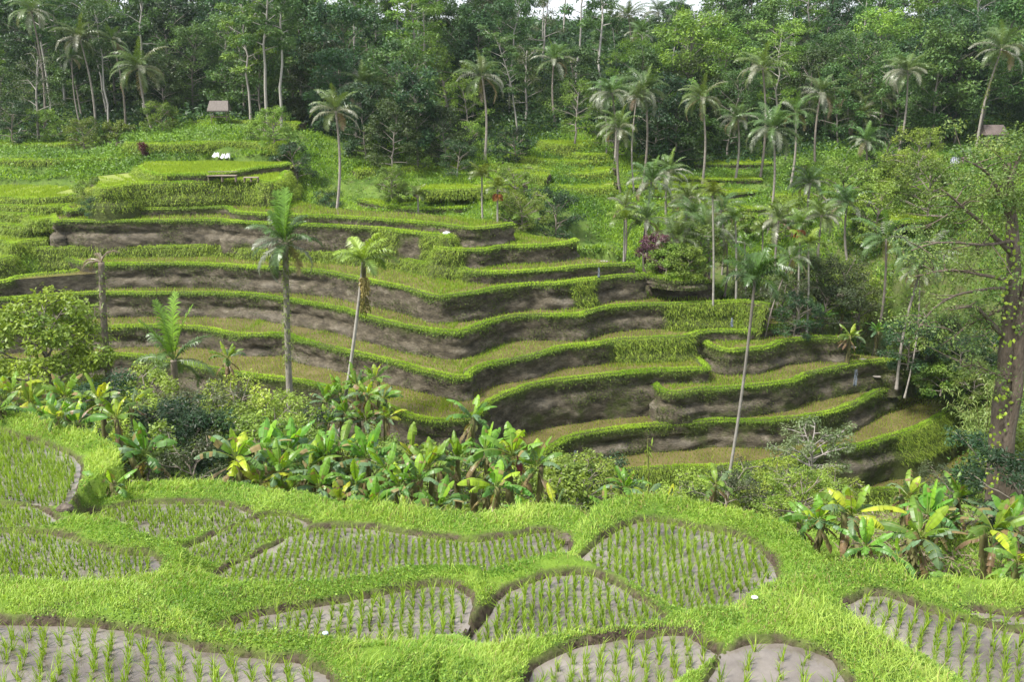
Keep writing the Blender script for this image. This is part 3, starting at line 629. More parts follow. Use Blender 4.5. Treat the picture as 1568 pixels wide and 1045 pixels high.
# ------------------------------------------------------------------ foreground grass
def fg_grass(n, mb, lenr, wid, dens_seed, ca, cb, minsd=.1, leanamt=.5):
    # even in the picture: draw distance with density falling outward
    y = FG[2] + (FG[3] - FG[2]) * R.random(n)**1.25; x = R.uniform(-.68, .68, n) * y * 1.02
    ok = (x > FG[0] + .1) & (x < FG[1] - .1); x, y = x[ok], y[ok]
    s = fg_sample(fsd_grid, x, y); z = fg_sample(fgz_grid, x, y); P = xyz(x, y, z)
    ok = (s > minsd + .09 * fbm(P, 1.3, 83)) & in_view(P, 130, 70)
    soilp = fbm(P, .8, 31) * 2.0 - .55; ok &= R.random(len(x)) > np.clip(soilp * 2.6, 0, .93)
    if leanamt > .6: ok &= fbm(P, .55, 85) > -.05
    P, s = P[ok], s[ok]; m = len(P)
    cl = fbm(P, .7, 61); cl2 = fbm(P, 2.6, 63)
    ln = R.uniform(*lenr, m) * (1 + .55 * cl + .35 * cl2) * np.clip(.35 + s * 1.5, .4, 1.1)
    fx_ = vnoise(P, .35, 71); fy_ = vnoise(P, .35, 75)
    d = np.concatenate([(fx_ * .6 + .25)[:, None] * leanamt + R.normal(0, .42, (m, 1)), (fy_ * .6)[:, None] * leanamt + R.normal(0, .42, (m, 1)), np.ones((m, 1))], 1)
    d = nrm(d); mid = P + d * (ln * .55)[:, None]; d2 = nrm(d * np.array([1.5, 1.5, .35])); tip = mid + d2 * (ln * .5)[:, None]
    sd = nrm(np.concatenate([R.normal(0, .3, (m, 1)) + 1, R.normal(0, .6, (m, 1)), np.zeros((m, 1))], 1))
    t = np.clip(.5 + .75 * cl + .3 * cl2 + R.normal(0, .25, m), 0, 1)[:, None]; c = np.array(ca) * (1 - t) + np.array(cb) * t
    dry = R.random(m) < .06 + .22 * np.clip(fbm(P, 1.1, 67) - .1, 0, 1); c[dry] = np.array((.36, .30, .13)) * R.uniform(.7, 1.1, (dry.sum(), 1))
    dep = to_px(P)[:, 2]
    blades(mb, P, tip, mid, R.uniform(*wid, m) * np.clip(dep / 14, .7, 1.8), sd, c * (1 + R.normal(0, .1, (m, 1))))
fgmb = MB()
fg_grass(760000, fgmb, (.04, .12), (.008, .016), 1, (.12, .26, .03), (.39, .53, .10))
fg_grass(95000, fgmb, (.11, .29), (.007, .013), 2, (.20, .34, .03), (.44, .55, .12), minsd=.2, leanamt=.9)
tag(fgmb.obj('bank_grass', M_GRASS), 'bright green grass covering the near paddy banks', 'grass', kind='stuff')
# clover-like broad weeds
wm = MB(); n = 150000
y = FG[2] + (FG[3] - FG[2]) * R.random(n)**1.1; x = R.uniform(-.66, .66, n) * y; ok = (x > FG[0]) & (x < FG[1]); x, y = x[ok], y[ok]
P = xyz(x, y, fg_sample(fgz_grid, x, y) + R.uniform(.01, .1, len(x))); s = fg_sample(fsd_grid, x, y)
ok = (s > .06) & (fbm(P, .9, 81) > .0) & in_view(P, 120, 60); P = P[ok]; m = len(P)
u = nrm(np.concatenate([R.normal(0, 1, (m, 2)), R.uniform(-.1, .7, (m, 1))], 1)) * R.uniform(.02, .055, (m, 1)); v = nrm(np.cross(u, R.normal(0, .3, (m, 3)) + np.array([0, 0, 1]))) * np.linalg.norm(u, axis=1, keepdims=True) * .7
cards(wm, P, u, v, R.normal(0, .004, m), pal(m, (.06, .14, .02), (.24, .36, .05), .25))
tag(wm.obj('low_weeds', M_GRASS), 'small broad leaved weeds among the near bank grass', 'weeds', kind='stuff')

# ------------------------------------------------------------------ rice seedlings on the near paddies
def tuft_mesh(seed, nb, h):
    r = np.random.default_rng(seed); n = nb
    pos = np.concatenate([r.normal(0, .012, (n, 2)), np.full((n, 1), -.01)], 1); ln = h * r.uniform(.6, 1.25, n)
    d = np.concatenate([r.normal(0, .2, (n, 2)), np.ones((n, 1))], 1); d = nrm(d)
    mid = pos + d * (ln * .6)[:, None]; tip = mid + nrm(d * np.array([2.2, 2.2, .8])) * (ln * .42)[:, None]
    a = r.uniform(0, math.pi, n); sd = np.stack([np.cos(a), np.sin(a), a * 0], 1)
    t = r.random((n, 1)); c = np.array((.14, .26, .02)) * (1 - t) + np.array((.32, .44, .05)) * t
    tip[:, :2] += r.normal(0, .12 * h, 2); mid[:, :2] += r.normal(0, .03 * h, 2)
    nd_ = n // 4; ln2 = h * .22; pos[:nd_] += np.concatenate([r.normal(0, .02, (nd_, 2)), np.zeros((nd_, 1))], 1); tip[:nd_] = pos[:nd_] + np.concatenate([r.normal(0, .05, (nd_, 2)), np.full((nd_, 1), ln2)], 1); mid[:nd_] = (pos[:nd_] + tip[:nd_]) / 2; c[:nd_] = (.07, .06, .03)
    return pos, tip, mid, r.uniform(.008, .014, n), sd, c
spots = []
for W, z, sp_, h_, a_ in PAD:
    c = W.mean(0); rad = np.hypot(*(W - c).T).max() + .3; sp_ *= .84; k = np.arange(-rad, rad, sp_)
    u, v = np.meshgrid(k, np.arange(-rad, rad, sp_ * .62)); u = u.ravel(); v = v.ravel()
    bend = .05 * np.sin(v * .9) + .12 * (v / max(rad, 1))**2
    u = u + bend + R.normal(0, sp_ * .09, len(u)); v = v + R.normal(0, sp_ * .13, len(v))
    ca, sa = math.cos(a_), math.sin(a_)
    x = c[0] + v * ca + u * sa; y = c[1] + v * sa - u * ca
    ok = pip(x, y, W) & (edge_dist(x, y, W) > .07) & (R.random(len(x)) < .93 + .3 * fbm(xyz(x, y), .9, 88)); x, y = x[ok], y[ok]
    P = xyz(x, y, z); ok = in_view(P, 60, 30); 
    for p in P[ok]: spots.append((p[0], p[1], z, h_))
spots = np.array(spots); q = to_px(spots[:, :3]); size = spots[:, 3] / q[:, 2]
onscr = (q[:, 0] > 0) & (q[:, 0] < 1568) & (q[:, 1] > 0) & (q[:, 1] < 1060)
order = np.argsort(-size * (onscr + .001)); single = order[:290]; rest = order[290:]
protos = []
for k in range(8):
    mb = MB(); blades(mb, *tuft_mesh(100 + k, 12 + k % 7, 1.0 * .3)); protos.append(mb.mesh('rice_seedling', M_GRASS))
for i in single:
    o = link('rice_seedling', random.choice(protos)); o.location = spots[i, :3]; o.rotation_euler = (0, 0, random.random() * 6.28)
    k = spots[i, 3] / .3 * random.uniform(.8, 1.2); o.scale = (k, k, k)
    tag(o, 'single young rice seedling in the wet grey mud of a near paddy', 'rice', 'rice seedlings in rows in the nearest paddies')
mb = MB(); TB = [tuft_mesh(200 + k, 13 + k % 5, 1.0) for k in range(24)]
for k in range(24):
    S = spots[rest[k::24]]; m = len(S)
    if not m: continue
    pos, tip, mid, wd, sd, c = TB[k]; nb = len(pos)
    a = R.random(m) * 6.28; ca, sa = np.cos(a)[:, None], np.sin(a)[:, None]; h = (S[:, 3] * R.uniform(.75, 1.2, m))[:, None]
    def tr(p, lat=1.0):
        x = (p[None, :, 0] * ca - p[None, :, 1] * sa); y = (p[None, :, 0] * sa + p[None, :, 1] * ca)
        return np.stack([x * h * lat, y * h * lat, np.broadcast_to(p[None, :, 2], x.shape) * h], -1) + S[:, None, :3]
    sdr = np.stack([sd[None, :, 0] * ca - sd[None, :, 1] * sa, sd[None, :, 0] * sa + sd[None, :, 1] * ca, np.zeros((m, nb))], -1)
    blades(mb, tr(pos).reshape(-1, 3), tr(tip).reshape(-1, 3), tr(mid).reshape(-1, 3), np.tile(wd, m) * 1.15, sdr.reshape(-1, 3), np.tile(c, (m, 1)))
tag(mb.obj('rice_seedlings', M_GRASS), 'young rice seedlings standing in rows in the near paddies', 'rice', kind='stuff')

# ------------------------------------------------------------------ plant kinds
def frond(mb, base, az, el, length, droop, r, col, nl=34, leaf=.55, width=.05, hang=.35, twist=0.0, rachis=.025):
    """one feather leaf: a bending midrib and two ranks of narrow leaflets"""
    t = np.linspace(0, 1, 12); e = el - droop * t**1.4
    dirs = np.stack([np.cos(e) * math.cos(az), np.cos(e) * math.sin(az), np.sin(e)], 1)
    path = base + np.concatenate([np.zeros((1, 3)), np.cumsum(dirs[:-1] * length / 11, 0)])
    tube(mb, path, np.linspace(rachis, rachis * .25, 12), 4, np.array(col) * .8 + np.array((.05, .045, .02)), cap=False)
    tl = np.linspace(.14, 1, nl); P = np.stack([np.interp(tl, t, path[:, k]) for k in range(3)], 1); D = np.stack([np.interp(tl, t, dirs[:, k]) for k in range(3)], 1); D = nrm(D)
    S0 = nrm(np.cross(D, np.array([0, 0, 1.0]) + 0 * D)); U = nrm(np.cross(S0, D))
    prof = np.sin(np.clip(tl * 1.02, 0, 1) * math.pi * .86 + .28)**.6
    for sg in (-1, 1):
        ln = leaf * prof * r.uniform(.8, 1.1, nl)
        d1 = nrm(S0 * sg * .85 + D * (.45 + .35 * tl[:, None]) + U * (.22 + twist * sg) + r.normal(0, .1, (nl, 3)))
        mid = P + d1 * (ln * .55)[:, None]; d2 = nrm(d1 + np.array([0, 0, -1.0]) * (hang + r.uniform(0, .5, nl))[:, None] * 1.3)
        tip = mid + d2 * (ln * .5)[:, None]
        blades(mb, P, tip, mid, width * r.uniform(.7, 1.2, nl), nrm(np.cross(d1, U) + 0 * D) * 0 + D, np.array(col) * (1 + r.normal(0, .13, (nl, 1))))
def coconut_crown(seed, L=3.0, n=22, spread=1.0, wind=(0, 0), dry=.15, spear=1, leaf=.66, low=-.4):
    r = np.random.default_rng(seed); mb = MB()
    for k in range(n):
        t = (k + .5) / n; az = k * 2.39996 + r.normal(0, .2); el = 1.25 - (1.25 - low) * t**1.1 * spread + r.normal(0, .1)
        az = az + wind[0] * math.sin(wind[1] - az) * .5
        c = np.array((.085, .15, .035)) * (1 - t * .2) + np.array((.03, .025, .02)) * t
        if r.random() < .12 + .22 * t: c = np.array((.2, .215, .15))
        if t > .88 and r.random() < dry * 1.6: c = np.array((.26, .2, .12))
        frond(mb, np.array([math.cos(az) * .08, math.sin(az) * .08, .1 - .25 * t]), az, el, L * r.uniform(.8, 1.08) * (.8 if t < .15 else 1), 1.0 + .75 * t + r.normal(0, .18), r, c, nl=38, leaf=leaf * 1.08, width=.055, hang=.35 + .9 * t, twist=.15)
    for k in range(spear): frond(mb, np.zeros(3), r.random() * 6, 1.42, L * .85, .3, r, (.12, .19, .03), nl=30, leaf=leaf * .8, width=.06, hang=.05)
    return mb
def areca_crown(seed, L=1.7, n=9, bright=1.0):
    r = np.random.default_rng(seed); mb = MB()
    for k in range(n):
        t = (k + .5) / n; az = k * 2.39996 + r.normal(0, .25); el = 1.35 - 1.15 * t + r.normal(0, .08)
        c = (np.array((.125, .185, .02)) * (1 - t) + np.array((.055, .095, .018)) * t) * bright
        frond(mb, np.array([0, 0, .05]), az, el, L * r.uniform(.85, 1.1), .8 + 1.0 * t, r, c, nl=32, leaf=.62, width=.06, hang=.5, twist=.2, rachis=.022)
    return mb
def fan_leaf(mb, base, az, el, L, w, r, col, tear=.5, curl=1.2):
    """banana blade: midrib and two sides cut into ragged strips"""
    ns = 14; t = np.linspace(0, 1, ns); e = el - curl * t**1.5
    dr = np.stack([np.cos(e) * math.cos(az), np.cos(e) * math.sin(az), np.sin(e)], 1)
    pth = base + np.concatenate([np.zeros((1, 3)), np.cumsum(dr[:-1] * L / (ns - 1), 0)])
    S = np.array([-math.sin(az), math.cos(az), 0.]); N = np.cross(S, dr) * -1; N = np.where(N[:, 2:] < 0, -N, N)
    tube(mb, pth, np.linspace(.028, .006, ns), 4, (.24, .3, .07), cap=False)
    wp = w * np.clip(np.sin(np.clip((t - .14) / .86, 0, 1) * math.pi * .93 + .12), 0, 1)**.62 * (t > .12)
    roll = r.uniform(-.35, .35)
    for sg in (-1, 1):
        k = 2; ang = r.uniform(.15, .55) + roll * sg
        while k < ns - 1:
            m = min(ns - 1, k + (1 if r.random() < tear else r.integers(2, 5))); a2 = ang + r.normal(0, .32)
            idx = np.arange(k, m + 1); q = S * sg * math.cos(a2) - N[idx] * math.sin(a2) * .9 + np.array([0, 0, -.18])
            fw = dr[idx] * .18
            mid = pth[idx] + (q * .5 + N[idx] * .1 + fw * .4) * wp[idx, None]; out = pth[idx] + (q + fw + np.array([0, 0, -.14])) * wp[idx, None]
            sh = np.where(np.arange(len(idx)) == len(idx) - 1, -.12, np.where(np.arange(len(idx)) == 0, .06, 0)) * r.uniform(.3, 1)
            out = out + dr[idx] * sh[:, None] * w
            V = np.concatenate([pth[idx] + N[idx] * .012, mid, out]); c_ = len(idx); j = np.arange(c_ - 1)
            qd = np.concatenate([np.stack([j, j + 1, j + c_ + 1, j + c_], 1), np.stack([j + c_, j + c_ + 1, j + 2 * c_ + 1, j + 2 * c_], 1)])
            cl = np.array(col) * r.uniform(.82, 1.16)
            if r.random() < .05: cl = np.array((.25, .19, .08))
            vein = 1 + .1 * np.where(np.arange(len(idx)) % 2, 1, -1)
            mb.add(V, quads=qd, col=np.concatenate([cl * vein[:, None]] * 3)); k = m
def banana_leaves(seed, L=1.6, n=9, dead=2, young=False):
    r = np.random.default_rng(seed); mb = MB(); a0 = r.random() * 6.28
    for k in range(n):
        t = k / max(1, n - 1); az = a0 + k * 2.39996 + r.normal(0, .3); el = 1.38 - 1.12 * t + r.normal(0, .14)
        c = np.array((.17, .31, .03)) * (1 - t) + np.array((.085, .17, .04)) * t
        if r.random() < .06: c = np.array((.34, .42, .03))
        if k == 0: c = np.array((.24, .37, .03))
        if r.random() < .25: c = np.array((.13, .21, .10))
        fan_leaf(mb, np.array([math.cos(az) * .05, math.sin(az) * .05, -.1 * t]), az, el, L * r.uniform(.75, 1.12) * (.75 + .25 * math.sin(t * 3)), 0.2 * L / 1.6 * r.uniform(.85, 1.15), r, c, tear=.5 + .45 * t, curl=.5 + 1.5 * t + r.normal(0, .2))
    for k in range(dead):
        az = r.random() * 6.28; fan_leaf(mb, np.array([0, 0, -.3]), az, -.5, L * .8, .13, r, (.22, .155, .08), tear=.9, curl=.9)
    return mb
def stem_mesh(h, r0, r1, seed, lean=(0, 0), col=((.12, .11, .05), (.17, .2, .06)), mossy=False):
    r = np.random.default_rng(seed); n = 9; t = np.linspace(0, 1, n); mb = MB()
    path = np.stack([lean[0] * t**1.5 + r.normal(0, .012, n), lean[1] * t**1.5 + r.normal(0, .012, n), h * t], 1)
    c = np.array(col[0]) * (1 - t[:, None]) + np.array(col[1]) * t[:, None]
    tube(mb, path, (r0 * (1 - t) + r1 * t) * (1 + r.normal(0, .05, n)), 9, c)
    m = 14 + (60 if mossy else 0); tt = r.random(m); a = r.random(m) * 6.28   # dry sheath strips and creeper leaves on the stem
    pos = np.stack([np.interp(tt, t, path[:, 0]) + np.cos(a) * r0, np.interp(tt, t, path[:, 1]) + np.sin(a) * r0, h * tt], 1)
    u = np.stack([np.cos(a) * .5, np.sin(a) * .5, -np.ones(m)], 1) * r.uniform(.06, .2, (m, 1)); v = np.stack([-np.sin(a), np.cos(a), 0 * a], 1) * r.uniform(.05, .09, (m, 1))
    cc = np.where((r.random(m) < (.75 if mossy else .3))[:, None], np.array((.08, .16, .025)), np.array((.2, .15, .085)))
    cards(mb, pos, u, v, np.full(m, .01), cc)
    return mb
def spray(mb, cen, rad, n, r, L, W, col, up=.6, flat=.75, shell=.6):
    """leaf-sized faces spread through one twig cluster"""
    d = nrm(r.normal(0, 1, (n, 3))); rr_ = (shell + (1 - shell) * r.random(n)) * r.random(n)**.25
    pos = cen + d * rr_[:, None] * rad * np.array([1, 1, flat])
    nn = nrm(d * .6 + np.array([0, 0, up]) + r.normal(0, .45, (n, 3))); u = nrm(np.cross(nn, r.normal(0, 1, (n, 3))) + d * .4 + np.array([0, 0, -.25]))
    l = L * r.uniform(.7, 1.3, (n, 1)); v = nrm(np.cross(nn, u)) * l * W
    cards(mb, pos, u * l, v, r.normal(.0, .02, n) * L * 3, np.array(col) * (1 + r.normal(0, .17, (n, 1))))
def make_tree(seed, H, Rc, h0=.4, kind='round', leaf=.3, ncl=46, per=80, pal_=((.035, .075, .014), (.085, .14, .025)), bark=(.2, .18, .155), r0=.16, flat=.7, clr=.95, lw=.45, bare=0):
    r = np.random.default_rng(seed); tk, cr = MB(), MB(); n = 9; t = np.linspace(0, 1, n)
    bend = r.normal(0, .06 * H, 2); path = np.stack([bend[0] * t**2 + r.normal(0, .02 * H * .3, n) * (t > 0), bend[1] * t**2 + r.normal(0, .02 * H * .3, n) * (t > 0), H * .93 * t], 1)
    tube(tk, path, r0 * (1 - .78 * t) + .012, 8, np.array(bark) * np.ones((n, 1)))
    ends = []; nl = max(5, ncl // 4)
    for k in range(nl):
        tt = h0 + (.97 - h0) * ((k + .5) / nl); p0 = np.array([np.interp(tt, t, path[:, j]) for j in range(3)]); az = k * 2.39996 + r.normal(0, .3)
        q = (tt - h0) / (1 - h0)
        if kind == 'round': ln = Rc * (.35 + .75 * math.sin(math.pi * (.18 + .72 * q))); el = -.05 + 1.1 * q
        elif kind == 'flat': ln = Rc * (.5 + .5 * q) * r.uniform(.7, 1.1); el = .25 + .35 * q
        elif kind == 'cone': ln = Rc * (1.1 - .8 * q); el = .1 + .6 * q
        else: ln = Rc * r.uniform(.4, 1.05); el = .3 + .8 * q + r.normal(0, .2)
        ln *= r.uniform(.75, 1.15); dv = np.array([math.cos(az) * math.cos(el), math.sin(az) * math.cos(el), math.sin(el)])
        s = np.linspace(0, 1, 5)[:, None]; lp = p0 + dv * ln * s + np.array([0, 0, .14 * ln]) * (s - s**2) + r.normal(0, .03 * ln, (5, 3)) * s
        tube(tk, lp, np.linspace(r0 * .42 * (1 - .6 * tt) + .02, .015, 5), 5, np.array(bark) * .95, cap=False)
        ends.append((lp[-1], 1)); m = max(1, ncl // nl - 1)
        for j in range(m):
            f = r.uniform(.35, .95); b = np.array([np.interp(f, s[:, 0], lp[:, i]) for i in range(3)]); a2 = az + r.choice([-1, 1]) * r.uniform(.5, 1.3); l2 = ln * r.uniform(.25, .55)
            e2 = b + np.array([math.cos(a2) * l2, math.sin(a2) * l2, l2 * r.uniform(-.15, .6)]); tube(tk, np.stack([b, (b + e2) / 2 + np.array([0, 0, .05 * l2]), e2]), np.array([.03, .02, .01]) * max(1, r0 / .16), 4, np.array(bark) * .9, cap=False); ends.append((e2, .85))
    ends.append((path[-1], 1))
    for e, f in ends:
        if r.random() < bare: continue
        g = np.clip(.5 + r.normal(0, .3), 0, 1); c = np.array(pal_[0]) * (1 - g) + np.array(pal_[1]) * g
        spray(cr, e, clr * f * r.uniform(.75, 1.2), int(per * f), r, leaf, lw, c, flat=flat * (.5 if kind == 'flat' else 1))
    return tk, cr
class Proto: pass
def proto(parts):
    return parts       # list of (part name, mesh)
def place(name, parts, label, cat, loc, rz, sc, group, tilt=None, sz=None):
    o = thing(name, label, cat, loc, rz, group, sc)
    if sz: o.scale = (sc, sc, sc * sz)
    if tilt: o.rotation_euler = (tilt[0], tilt[1], rz)
    for nm, me in parts: link(nm, me, o)
    return o

def base_z(x, y):
    x = np.atleast_1d(np.asarray(x, float)); y = np.atleast_1d(np.asarray(y, float)); z = ground_z(x, y)
    for L in LAYERS:
        if not hasattr(L, 'lo'): L.lo, L.hi = L.poly.min(0), L.poly.max(0); L.coarse = np.concatenate([L.P[::3], L.P[-1:], L.poly[L.front:]])
        if x.max() < L.lo[0] or x.min() > L.hi[0] or y.max() < L.lo[1] or y.min() > L.hi[1]: continue
        m = pip(x, y, L.coarse); z = np.where(m, np.maximum(z, L.z), z)
    return z
def spot(px, d, py=400):
    """the point on the ground below a column of the photograph, d metres out"""
    x = (px - 784) / FPX * d * 1.0
    for _ in range(4):            # follow the column down to the ground
        z = base_z(x, d)[0]; dep = d * CP - z * SP; x = (px - 784) / FPX * dep
    return np.array([x, d, base_z(x, d)[0]])

# ------------------------------------------------------------------ palms
PALM_N = 0
def palm(name, label, cat, bpx, d, tpx, tpy, crown, r0, r1, rz=0, sc=1.0, bow=.04, col=((.30, .28, .25), (.16, .13, .10)), group=None, extra=(), dtop=None, sag=.0, vine=False):
    global PALM_N; PALM_N += 1
    b = spot(bpx, d); top = at(tpx, tpy, dtop or d); r = np.random.default_rng(1000 + PALM_N)
    o = thing(name, label, cat, b, 0, group); v = top - b; n = 14; t = np.linspace(0, 1, n)[:, None]
    side = np.array([v[1], -v[0], 0]); H = np.linalg.norm(v)
    pth = v * t + np.array([r.choice([-1, 1]) * bow * H, 0, 0]) * np.sin(math.pi * t) + np.array([0, 0, -.35]) * (1 - t)
    rad = r0 + (r1 - r0) * t[:, 0]**.7; rad[0] *= 1.35
    ringc = np.array(col[0]) * (1 - t) + np.array(col[1]) * t
    mb = MB(); tt = np.linspace(0, 1, 60); pf = np.stack([np.interp(tt, t[:, 0], pth[:, k]) for k in range(3)], 1); cf = np.stack([np.interp(tt, t[:, 0], ringc[:, k]) for k in range(3)], 1)
    cf = cf * (1 + .16 * (np.arange(60) % 2)[:, None] + r.normal(0, .1, (60, 1)))
    tube(mb, pf, np.interp(tt, t[:, 0], rad) * (1 + .05 * (np.arange(60) % 2)), 8, cf)
    mb.obj('trunk', M_BARK, o, smooth=True)
    c = link('crown', crown, o); c.location = tuple(v); c.rotation_euler = (0, 0, rz); c.scale = (sc, sc, sc)
    if vine:
        m = 420; q = r.random(m) * .55 + .43; a = r.random(m) * 6.28; rr_ = np.interp(q, t[:, 0], rad) + .03
        pos = np.stack([np.interp(q, t[:, 0], pth[:, k]) for k in range(3)], 1) + np.stack([np.cos(a) * rr_, np.sin(a) * rr_, 0 * a], 1)
        u = np.stack([np.cos(a), np.sin(a), r.uniform(-1.2, .2, m)], 1) * r.uniform(.08, .17, (m, 1)); w = np.stack([-np.sin(a), np.cos(a), 0 * a], 1) * .09
        vb = MB(); cards(vb, pos, u, w, np.full(m, .01), pal(m, (.06, .1, .012), (.16, .22, .03))); vb.obj('creeper', M_LEAF, o)
    for nm, me, off in extra:
        e = link(nm, me, o); e.location = tuple(v + np.array(off))
    return o
COCO = [coconut_crown(31, 3.2, 26, wind=(.8, 2.6)).mesh('crown', M_PALM), coconut_crown(32, 3.3, 24, low=-.45, wind=(.6, .4)).mesh('crown', M_PALM),
        coconut_crown(33, 3.0, 20, low=-.3, dry=.3, wind=(1, 3)).mesh('crown', M_PALM), coconut_crown(34, 3.4, 28, low=-.4).mesh('crown', M_PALM), coconut_crown(35, 3.1, 15, low=-.5, dry=.3, wind=(1.2, 0)).mesh('crown', M_PALM)]
ARE = [areca_crown(41, 1.6, 9, 1.25).mesh('crown', M_PALM), areca_crown(42, 1.7, 10).mesh('crown', M_PALM), areca_crown(43, 1.6, 8, 1.35).mesh('crown', M_PALM)]
FAR_PALMS = [  # base column, distance, crown px, py, kind, size, label
 (68,104,48,16,3,1.1,'tall coconut palm leaning left in the top left corner'),(147,103,122,58,0,1.0,'coconut palm leaning left beside the dark hollow on the left'),
 (237,98,212,103,1,1.1,'bushy coconut palm with drooping grey fronds left of the thatched hut'),(192,104,172,62,4,.8,'thin coconut palm with a hidden crown between two leaning palms'),
 (126,105,110,88,2,.7,'small coconut palm with a slim trunk behind the leaning palm on the left'),(742,93,738,116,1,1.05,'lone straight coconut palm rising from the centre of the hillside'),
 (852,108,848,92,2,1.0,'coconut palm with stiff upright fronds above the grassy knoll'),(546,98,553,128,1,.95,'coconut palm with grey fronds behind the plateau corner palm'),
 (514,72.5,514,170,2,1.0,'coconut palm with yellowing drooping fronds at the back of the rice plateau'),(982,90,988,138,3,1.0,'tall coconut palm with broad crown, the taller of two crossing trunks'),
 (972,88,975,150,2,.7,'slim coconut palm whose trunk crosses the taller palm beside it'),(941,95,937,142,0,.95,'coconut palm with wind blown crown left of the crossing palms'),
 (950,86,949,196,2,.95,'short coconut palm with yellow lower fronds under the wind blown palm'),(1075,92,1075,150,1,.95,'coconut palm on a dark trunk above the narrow green rice strips'),
 (1126,94,1130,182,2,.9,'young coconut palm with thin upright fronds above the narrow rice strips'),(1164,95,1168,104,0,1.0,'tall coconut palm with pale lower trunk on the right hillside'),
 (1175,79,1184,198,3,.95,'coconut palm with a full green crown standing forward on the right slope'),(1209,91,1218,172,4,.85,'coconut palm with a long bent lower frond on the right slope'),
 (1250,94,1257,142,1,1.0,'coconut palm with a drooping crown in the middle of the right slope'),(1372,96,1390,108,0,1.0,'leaning coconut palm with tilted pale trunk on the right slope'),
 (1494,92,1534,74,2,1.15,'tall coconut palm leaning right with creeper on its trunk beside the brown hut'),(1325,92,1326,216,2,.85,'short coconut palm with arching fronds close to the ground on the right'),
 (1118,118,1126,78,0,.95,'coconut palm with dead hanging fronds high in the right forest'),(1222,122,1226,60,3,1.1,'large coconut palm high in the right forest'),
 (965,150,962,24,0,1.2,'ridge coconut palm against the gap of sky, left of three'),(1008,152,1008,18,3,1.2,'ridge coconut palm against the gap of sky, middle of three'),(1042,155,1042,24,1,1.2,'ridge coconut palm against the gap of sky, right of three'),
 (985,140,982,52,2,1.1,'coconut palm just below the ridge palms'),(1100,135,1101,46,1,1.1,'coconut palm to the right of the sky gap'),(760,145,752,12,1,1.1,'coconut palm on the ridge above the lone straight palm'),
 (1262,108,1262,170,4,1.0,'grey fronded palm sprawling in the right forest, lower one'),(1302,110,1300,140,4,1.1,'grey fronded palm sprawling in the right forest, middle one'),(1325,105,1318,178,1,.9,'dark coconut palm low in the right forest'),
 (1345,108,1350,150,4,1.1,'grey fronded palm sprawling in the right forest, right one'),(1298,74,1297,312,2,.95,'young coconut palm with arching fronds on the open right slope'),(1239,80,1241,280,2,.85,'sparse young coconut palm with a bare spear leaf on the right slope'),
 (993,72,998,278,2,.85,'thin coconut palm with upright fronds left of the green rice strips'),(1052,74,1054,305,2,.8,'slim coconut palm with arching fronds behind the purple shrub'),
 (955,66,957,318,4,.7,'scruffy coconut palm above the garden path'),(988,65,989,338,2,.75,'young palm with twisted fronds beside the purple shrub'),(1034,63.5,1036,366,2,.8,'coconut palm with a long bent frond above the round clipped shrubs'),
 (1084,65,1082,350,1,.8,'coconut palm with drooping grey fronds right of the round clipped shrubs'),(1332,64,1357,366,4,.9,'leaning coconut palm with sparse grey fronds on the bare right slope'),(1374,58,1418,392,1,.85,'leaning coconut palm with a heavy crown and two thin fruit stalks on the right slope'),
 (1386,57.5,1408,418,2,.6,'slim palm trunk standing against the leaning heavy crowned palm'),(1171,60,1213,396,4,.6,'thin palm leaning steeply to the right above the ridge path'),
 (1022,80,1024,262,0,.8,'slim coconut palm left of the narrow green rice strips, in a loose row'),(1105,72,1104,322,2,.75,'small coconut palm with upright fronds below the narrow rice strips'),(1062,68,1063,330,1,.7,'small coconut palm just right of the purple shrub'),(1195,70,1192,338,2,.8,'young coconut palm with spreading fronds left of the gully edge palms'),(1262,70,1258,330,0,.8,'young coconut palm with arching fronds behind the gully edge palms'),(1110,66,1112,372,4,.7,'ragged low coconut palm right of the white trunked areca')]
for i, (bx, d, tx, ty, k, sc, lab) in enumerate(FAR_PALMS):
    palm('coconut_palm', lab, 'palm', bx, d, tx, ty, COCO[k], .125 * min(1.2, d / 80 + .1) * (sc if sc < .8 else 1), .08 * (sc if sc < .8 else 1), rz=random.random() * 6.28, sc=sc * random.uniform(.86, 1.04), group='coconut palms on the far hillside',
         col=((.32, .29, .26), (.2, .17, .14)) if i % 3 else ((.2, .17, .14), (.15, .12, .1)), vine=(i == 20))
ARECAS = [(641,76,640,300,0,.8,'small areca palm with a dark crown on the back rice steps'),(740,70,738,272,1,.85,'slim areca palm with a round dark crown behind the plateau tip'),(763,67,762,290,0,.8,'areca palm with orange fruit behind the plateau tip'),
 (955,64.5,956,338,2,.95,'areca palm beside the garden path, with a thin pale trunk'),(1091,60.5,1091,300,1,.8,'areca palm with a dark round crown and a long white trunk'),(1127,61.5,1126,336,0,.8,'areca palm with a thin trunk behind the thin white pole'),
 (1236,61,1238,376,2,1.0,'areca palm with tall dark trunk at the gully edge'),(1224,62,1226,345,1,.8,'areca palm with orange fruit behind the gully edge palm'),(1165,72,1168,352,0,.8,'small areca palm behind the leaning areca palm'),(1142,70,1140,370,2,.8,'low areca palm left of the leaning areca palm')]
fb = MB(); rr0 = np.random.default_rng(5)
for k in range(60):
    a = rr0.random() * 6.28; p0 = np.array([math.cos(a) * .1, math.sin(a) * .1, -.35]); p1 = p0 + np.array([math.cos(a) * .3, math.sin(a) * .3, -.1 - .45 * rr0.random()])
    tube(fb, np.stack([p0, (p0 + p1) / 2 + np.array([0, 0, .08]), p1]), np.array([.015, .022, .026]), 5, (.34, .12, .03))
FRUIT = fb.mesh('fruit_bunch', M_LEAF)
